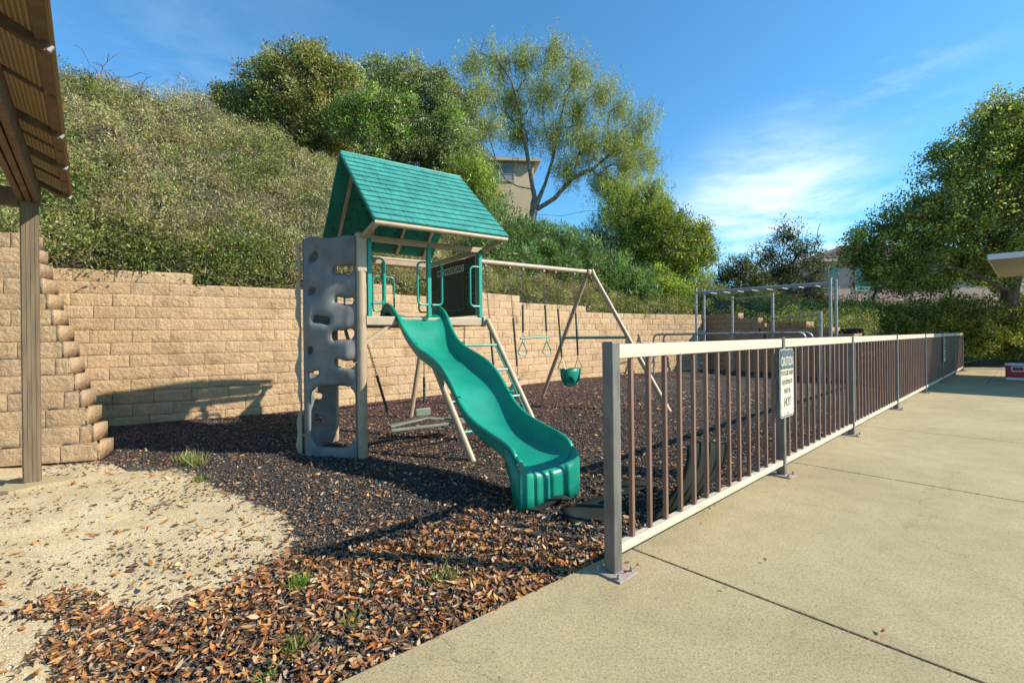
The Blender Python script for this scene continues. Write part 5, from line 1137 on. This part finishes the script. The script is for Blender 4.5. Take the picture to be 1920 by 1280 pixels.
for k in range(9):
    p = Vector((10.6+k*.5+random.uniform(-.1, .1), 16.8, .05)); mb = MB()
    for e_ in range(3): mb.tube([p, p+Vector((random.uniform(-.15, .15), 0, .45)), p+Vector((random.uniform(-.4, .4), random.uniform(-.2, .2), 1.1))], [.022, .016, .01], 5)
    mb.build('stem', M['bark'], hr, smooth=True)
sp_ = [(945, 425, 13.6, .85, 'grey-green oleander left of the pepper tree trunk'), (1000, 455, 14.2, .85, 'oleander just below the pepper tree trunk'), (965, 490, 13.0, .7, 'low oleander above the wall behind the trapeze'), (1050, 455, 14.8, .8, 'oleander right of the pepper tree trunk'),
       (1095, 485, 15.2, .85, 'oleander above the end of the swing beam'), (1050, 510, 14.2, .7, 'low oleander above the wall behind the bucket swing'), (1145, 510, 15.6, .85, 'oleander over the wall right of the swing frame top'), (1190, 535, 15.9, .75, 'brightest oleander with long leaves above the wall'),
       (1120, 545, 15.2, .5, 'small oleander touching the wall top beside the swing leg'), (1235, 530, 17, .85, 'green shrub on the bank left of the monkey bars'), (1270, 555, 17.2, .7, 'rounded shrub just left of the monkey bars'), (1320, 570, 18, .75, 'shrub behind the left monkey bar posts'), (1365, 580, 18.4, .6, 'small dark shrub above the shaded block wall'), (1420, 590, 18.2, .6, 'dark shrub over the shaded stepped wall'), (905, 465, 12.4, .6, 'shrub on the bank behind the chalkboard')]
for i, (u, v, Y, r, lab) in enumerate(sp_):
    p = at(u, v, Y); cols = ole if i not in (9, 10, 11, 12, 13) else (lime if i < 11 else oak); zb_ = float(hill_z(np.float64(p.x), np.float64(p.y)))
    zb_ = min(zb_, p.z-.3)
    make_tree('oleander_bush' if i < 9 or i == 14 else 'shrub', lab, 'shrub', [Vector((p.x, p.y, zb_)), Vector((p.x, p.y, (zb_+p.z)/2)), p], [(p, (r, r*.9, r*.85)), (p+Vector((.3, .1, -.45)), (r*.8, r*.7, r*.6)), (p+Vector((-.35, -.1, -.5)), (r*.8, r*.7, r*.6))], 130, 54, .15 if i < 9 else .09, .028 if i < 9 else .036, cols, rt=.04, cl_rad=.28, n_anchor=14, shell=.6, up=.7, group='shrubs along the top of the block wall')
# thorny skyline bush at the left
make_tree('thorny_bush', 'bare twiggy thorn bush on the skyline at the top left', 'bush', trunk_px([(150, 260), (155, 215), (165, 185)], 11.5),
    px_blobs([(140, 165, 34), (190, 160, 36), (240, 180, 30), (290, 195, 26), (120, 150, 20), (215, 150, 20), (330, 205, 22)], 11.5, .8), 120, 12, .05, .025, [(.09, .12, .05), (.12, .13, .06), (.10, .07, .05)], rt=.05, bark='bark', cl_rad=.3, n_anchor=60, bare=120, shell=.3, wob=.6, minr=.006)
make_tree('thorny_bush', 'pale bare branched bush behind the canopy post', 'bush', trunk_px([(115, 470), (120, 440), (125, 410)], 7.6),
    px_blobs([(120, 410, 30), (160, 430, 28), (95, 440, 22), (180, 455, 22)], 7.6, .7), 40, 10, .05, .018, ole, rt=.025, bark='palebark', cl_rad=.2, n_anchor=36, bare=60, shell=.4, wob=.8, minr=.004)

# ------------------------------------------------------------------ buildings
def house(name, o, ax, ay, w_, d_, h_, wallm, roofh, ov, label, wins, tiles=True):
    r = thing(name, o, label, 'house'); mb = MB(); A = (ax, ay, UP); c = o+ax*(w_/2)+ay*(d_/2)
    mb.box(c+UP*(h_/2), (w_, d_, h_), A); wl = mb.build('wall', wallm, r)
    mb = MB(); z = UP*h_; p = [o-ax*ov-ay*ov+z, o+ax*(w_+ov)-ay*ov+z, o+ax*(w_+ov)+ay*(d_+ov)+z, o-ax*ov+ay*(d_+ov)+z]
    mb.add(p+[q+UP*.18 for q in p], [(0, 3, 2, 1), (0, 1, 5, 4), (1, 2, 6, 5), (2, 3, 7, 6), (3, 0, 4, 7)]); mb.build('eave', M['cornice'], r)
    mb = MB(); b = [q+UP*.185 for q in p]; k = min(w_, d_)/2+ov; t1 = c+ax*(-(w_/2+ov)+k)+UP*(h_+roofh) if w_ > d_ else c+ay*(-(d_/2+ov)+k)+UP*(h_+roofh); t2 = c+ax*((w_/2+ov)-k)+UP*(h_+roofh) if w_ > d_ else c+ay*((d_/2+ov)-k)+UP*(h_+roofh)
    if w_ > d_: fs_ = [(0, 1, 5, 4), (1, 2, 5), (2, 3, 4, 5), (3, 0, 4)]
    else: fs_ = [(0, 1, 4), (1, 2, 5, 4), (2, 3, 5), (3, 0, 4, 5)]
    mb.add(b+[t1, t2], fs_); rf = mb.build('roof', M['tile'], r)
    mb = MB()
    if w_ > d_:
        nn = int((w_+2*ov)/.30)
        for i in range(1, nn):
            x = (w_+2*ov)*i/nn; t = min(1, x/k, (w_+2*ov-x)/k); a = b[0]+ax*x+UP*.03; e_ = a+ay*(k*t)+UP*((roofh-.185)*t); mb.tube([a, e_], .05, 5)
        mb.build('tile_ridges', M['tile'], rf)
    for (x, z0, ww, hh, m_) in wins:
        f = MB(); q = o+ax*x-ay*.03+UP*z0
        f.bar(q, q+ax*ww, .06, .07); f.bar(q+UP*hh, q+ax*ww+UP*hh, .06, .07); f.bar(q, q+UP*hh, .07, .06, up=ay); f.bar(q+ax*ww, q+ax*ww+UP*hh, .07, .06, up=ay); f.bar(q+UP*hh*.45, q+ax*ww+UP*hh*.45, .05, .05)
        wn = f.build('window', M['cornice'], r); g_ = MB(); g_.box(q+ax*(ww/2)+UP*(hh/2)+ay*.01, (ww, .03, hh), A); g_.build('pane', M[m_], wn)
    return r
M['cornice'] = mat('trim stucco', (.52, .42, .31), .85, var=.1, vscale=4)
o_ = at(905, 430, 27); t_ = at(905, 300, 27); xa = Vector((1, .12, 0)).normalized(); ya = UP.cross(xa)
q = at(1003, 300, 27)
house('hilltop_house', Vector((o_.x-2, o_.y, o_.z-1)), xa, ya, q.x-o_.x+2, 8, t_.z-o_.z+1, M['beige'], 1.0, .35, 'beige stucco house on the hilltop behind the pepper tree', [(2+ (at(937, 340, 27).x-o_.x), at(0, 346, 27).z-o_.z+1, (965-937)*27/F, 30*27/F, 'glass')])
Yh = 34; o_ = at(1545, 640, Yh); t_ = at(1545, 492, Yh); q = at(1665, 492, Yh)
house('pink_house', Vector((o_.x, o_.y, 0)), Vector((1, 0, 0)), Vector((0, 1, 0)), 16, 9, t_.z, M['pink'], 2.0, .5, 'pink stucco house with a clay tile roof beyond the monkey bars', [(.35, at(0, 560, Yh).z, .75, 1.7, 'teal'), (1.9+.4, at(0, 560, Yh).z-.1, 1.2, 1.95, 'teal'), (8, 1, 1.5, 1.5, 'teal')])
o_ = at(1440, 640, 30); house('low_building', Vector((o_.x, 30, 0)), Vector((1, -.1, 0)).normalized(), Vector((.1, 1, 0)).normalized(), 3.7, 3, at(0, 590, 30).z, M['white'], .8, .4, 'low white building with a tiled roof glimpsed behind the chin-up bars', [])
gw = MB(); gw.box((20, 20.5, 1.3), (12, .25, 2.6)); o = gw.build('garden_wall', M['pink'], None, bevel=.02); tag(o, 'reddish stucco wall behind the hedge', 'wall')
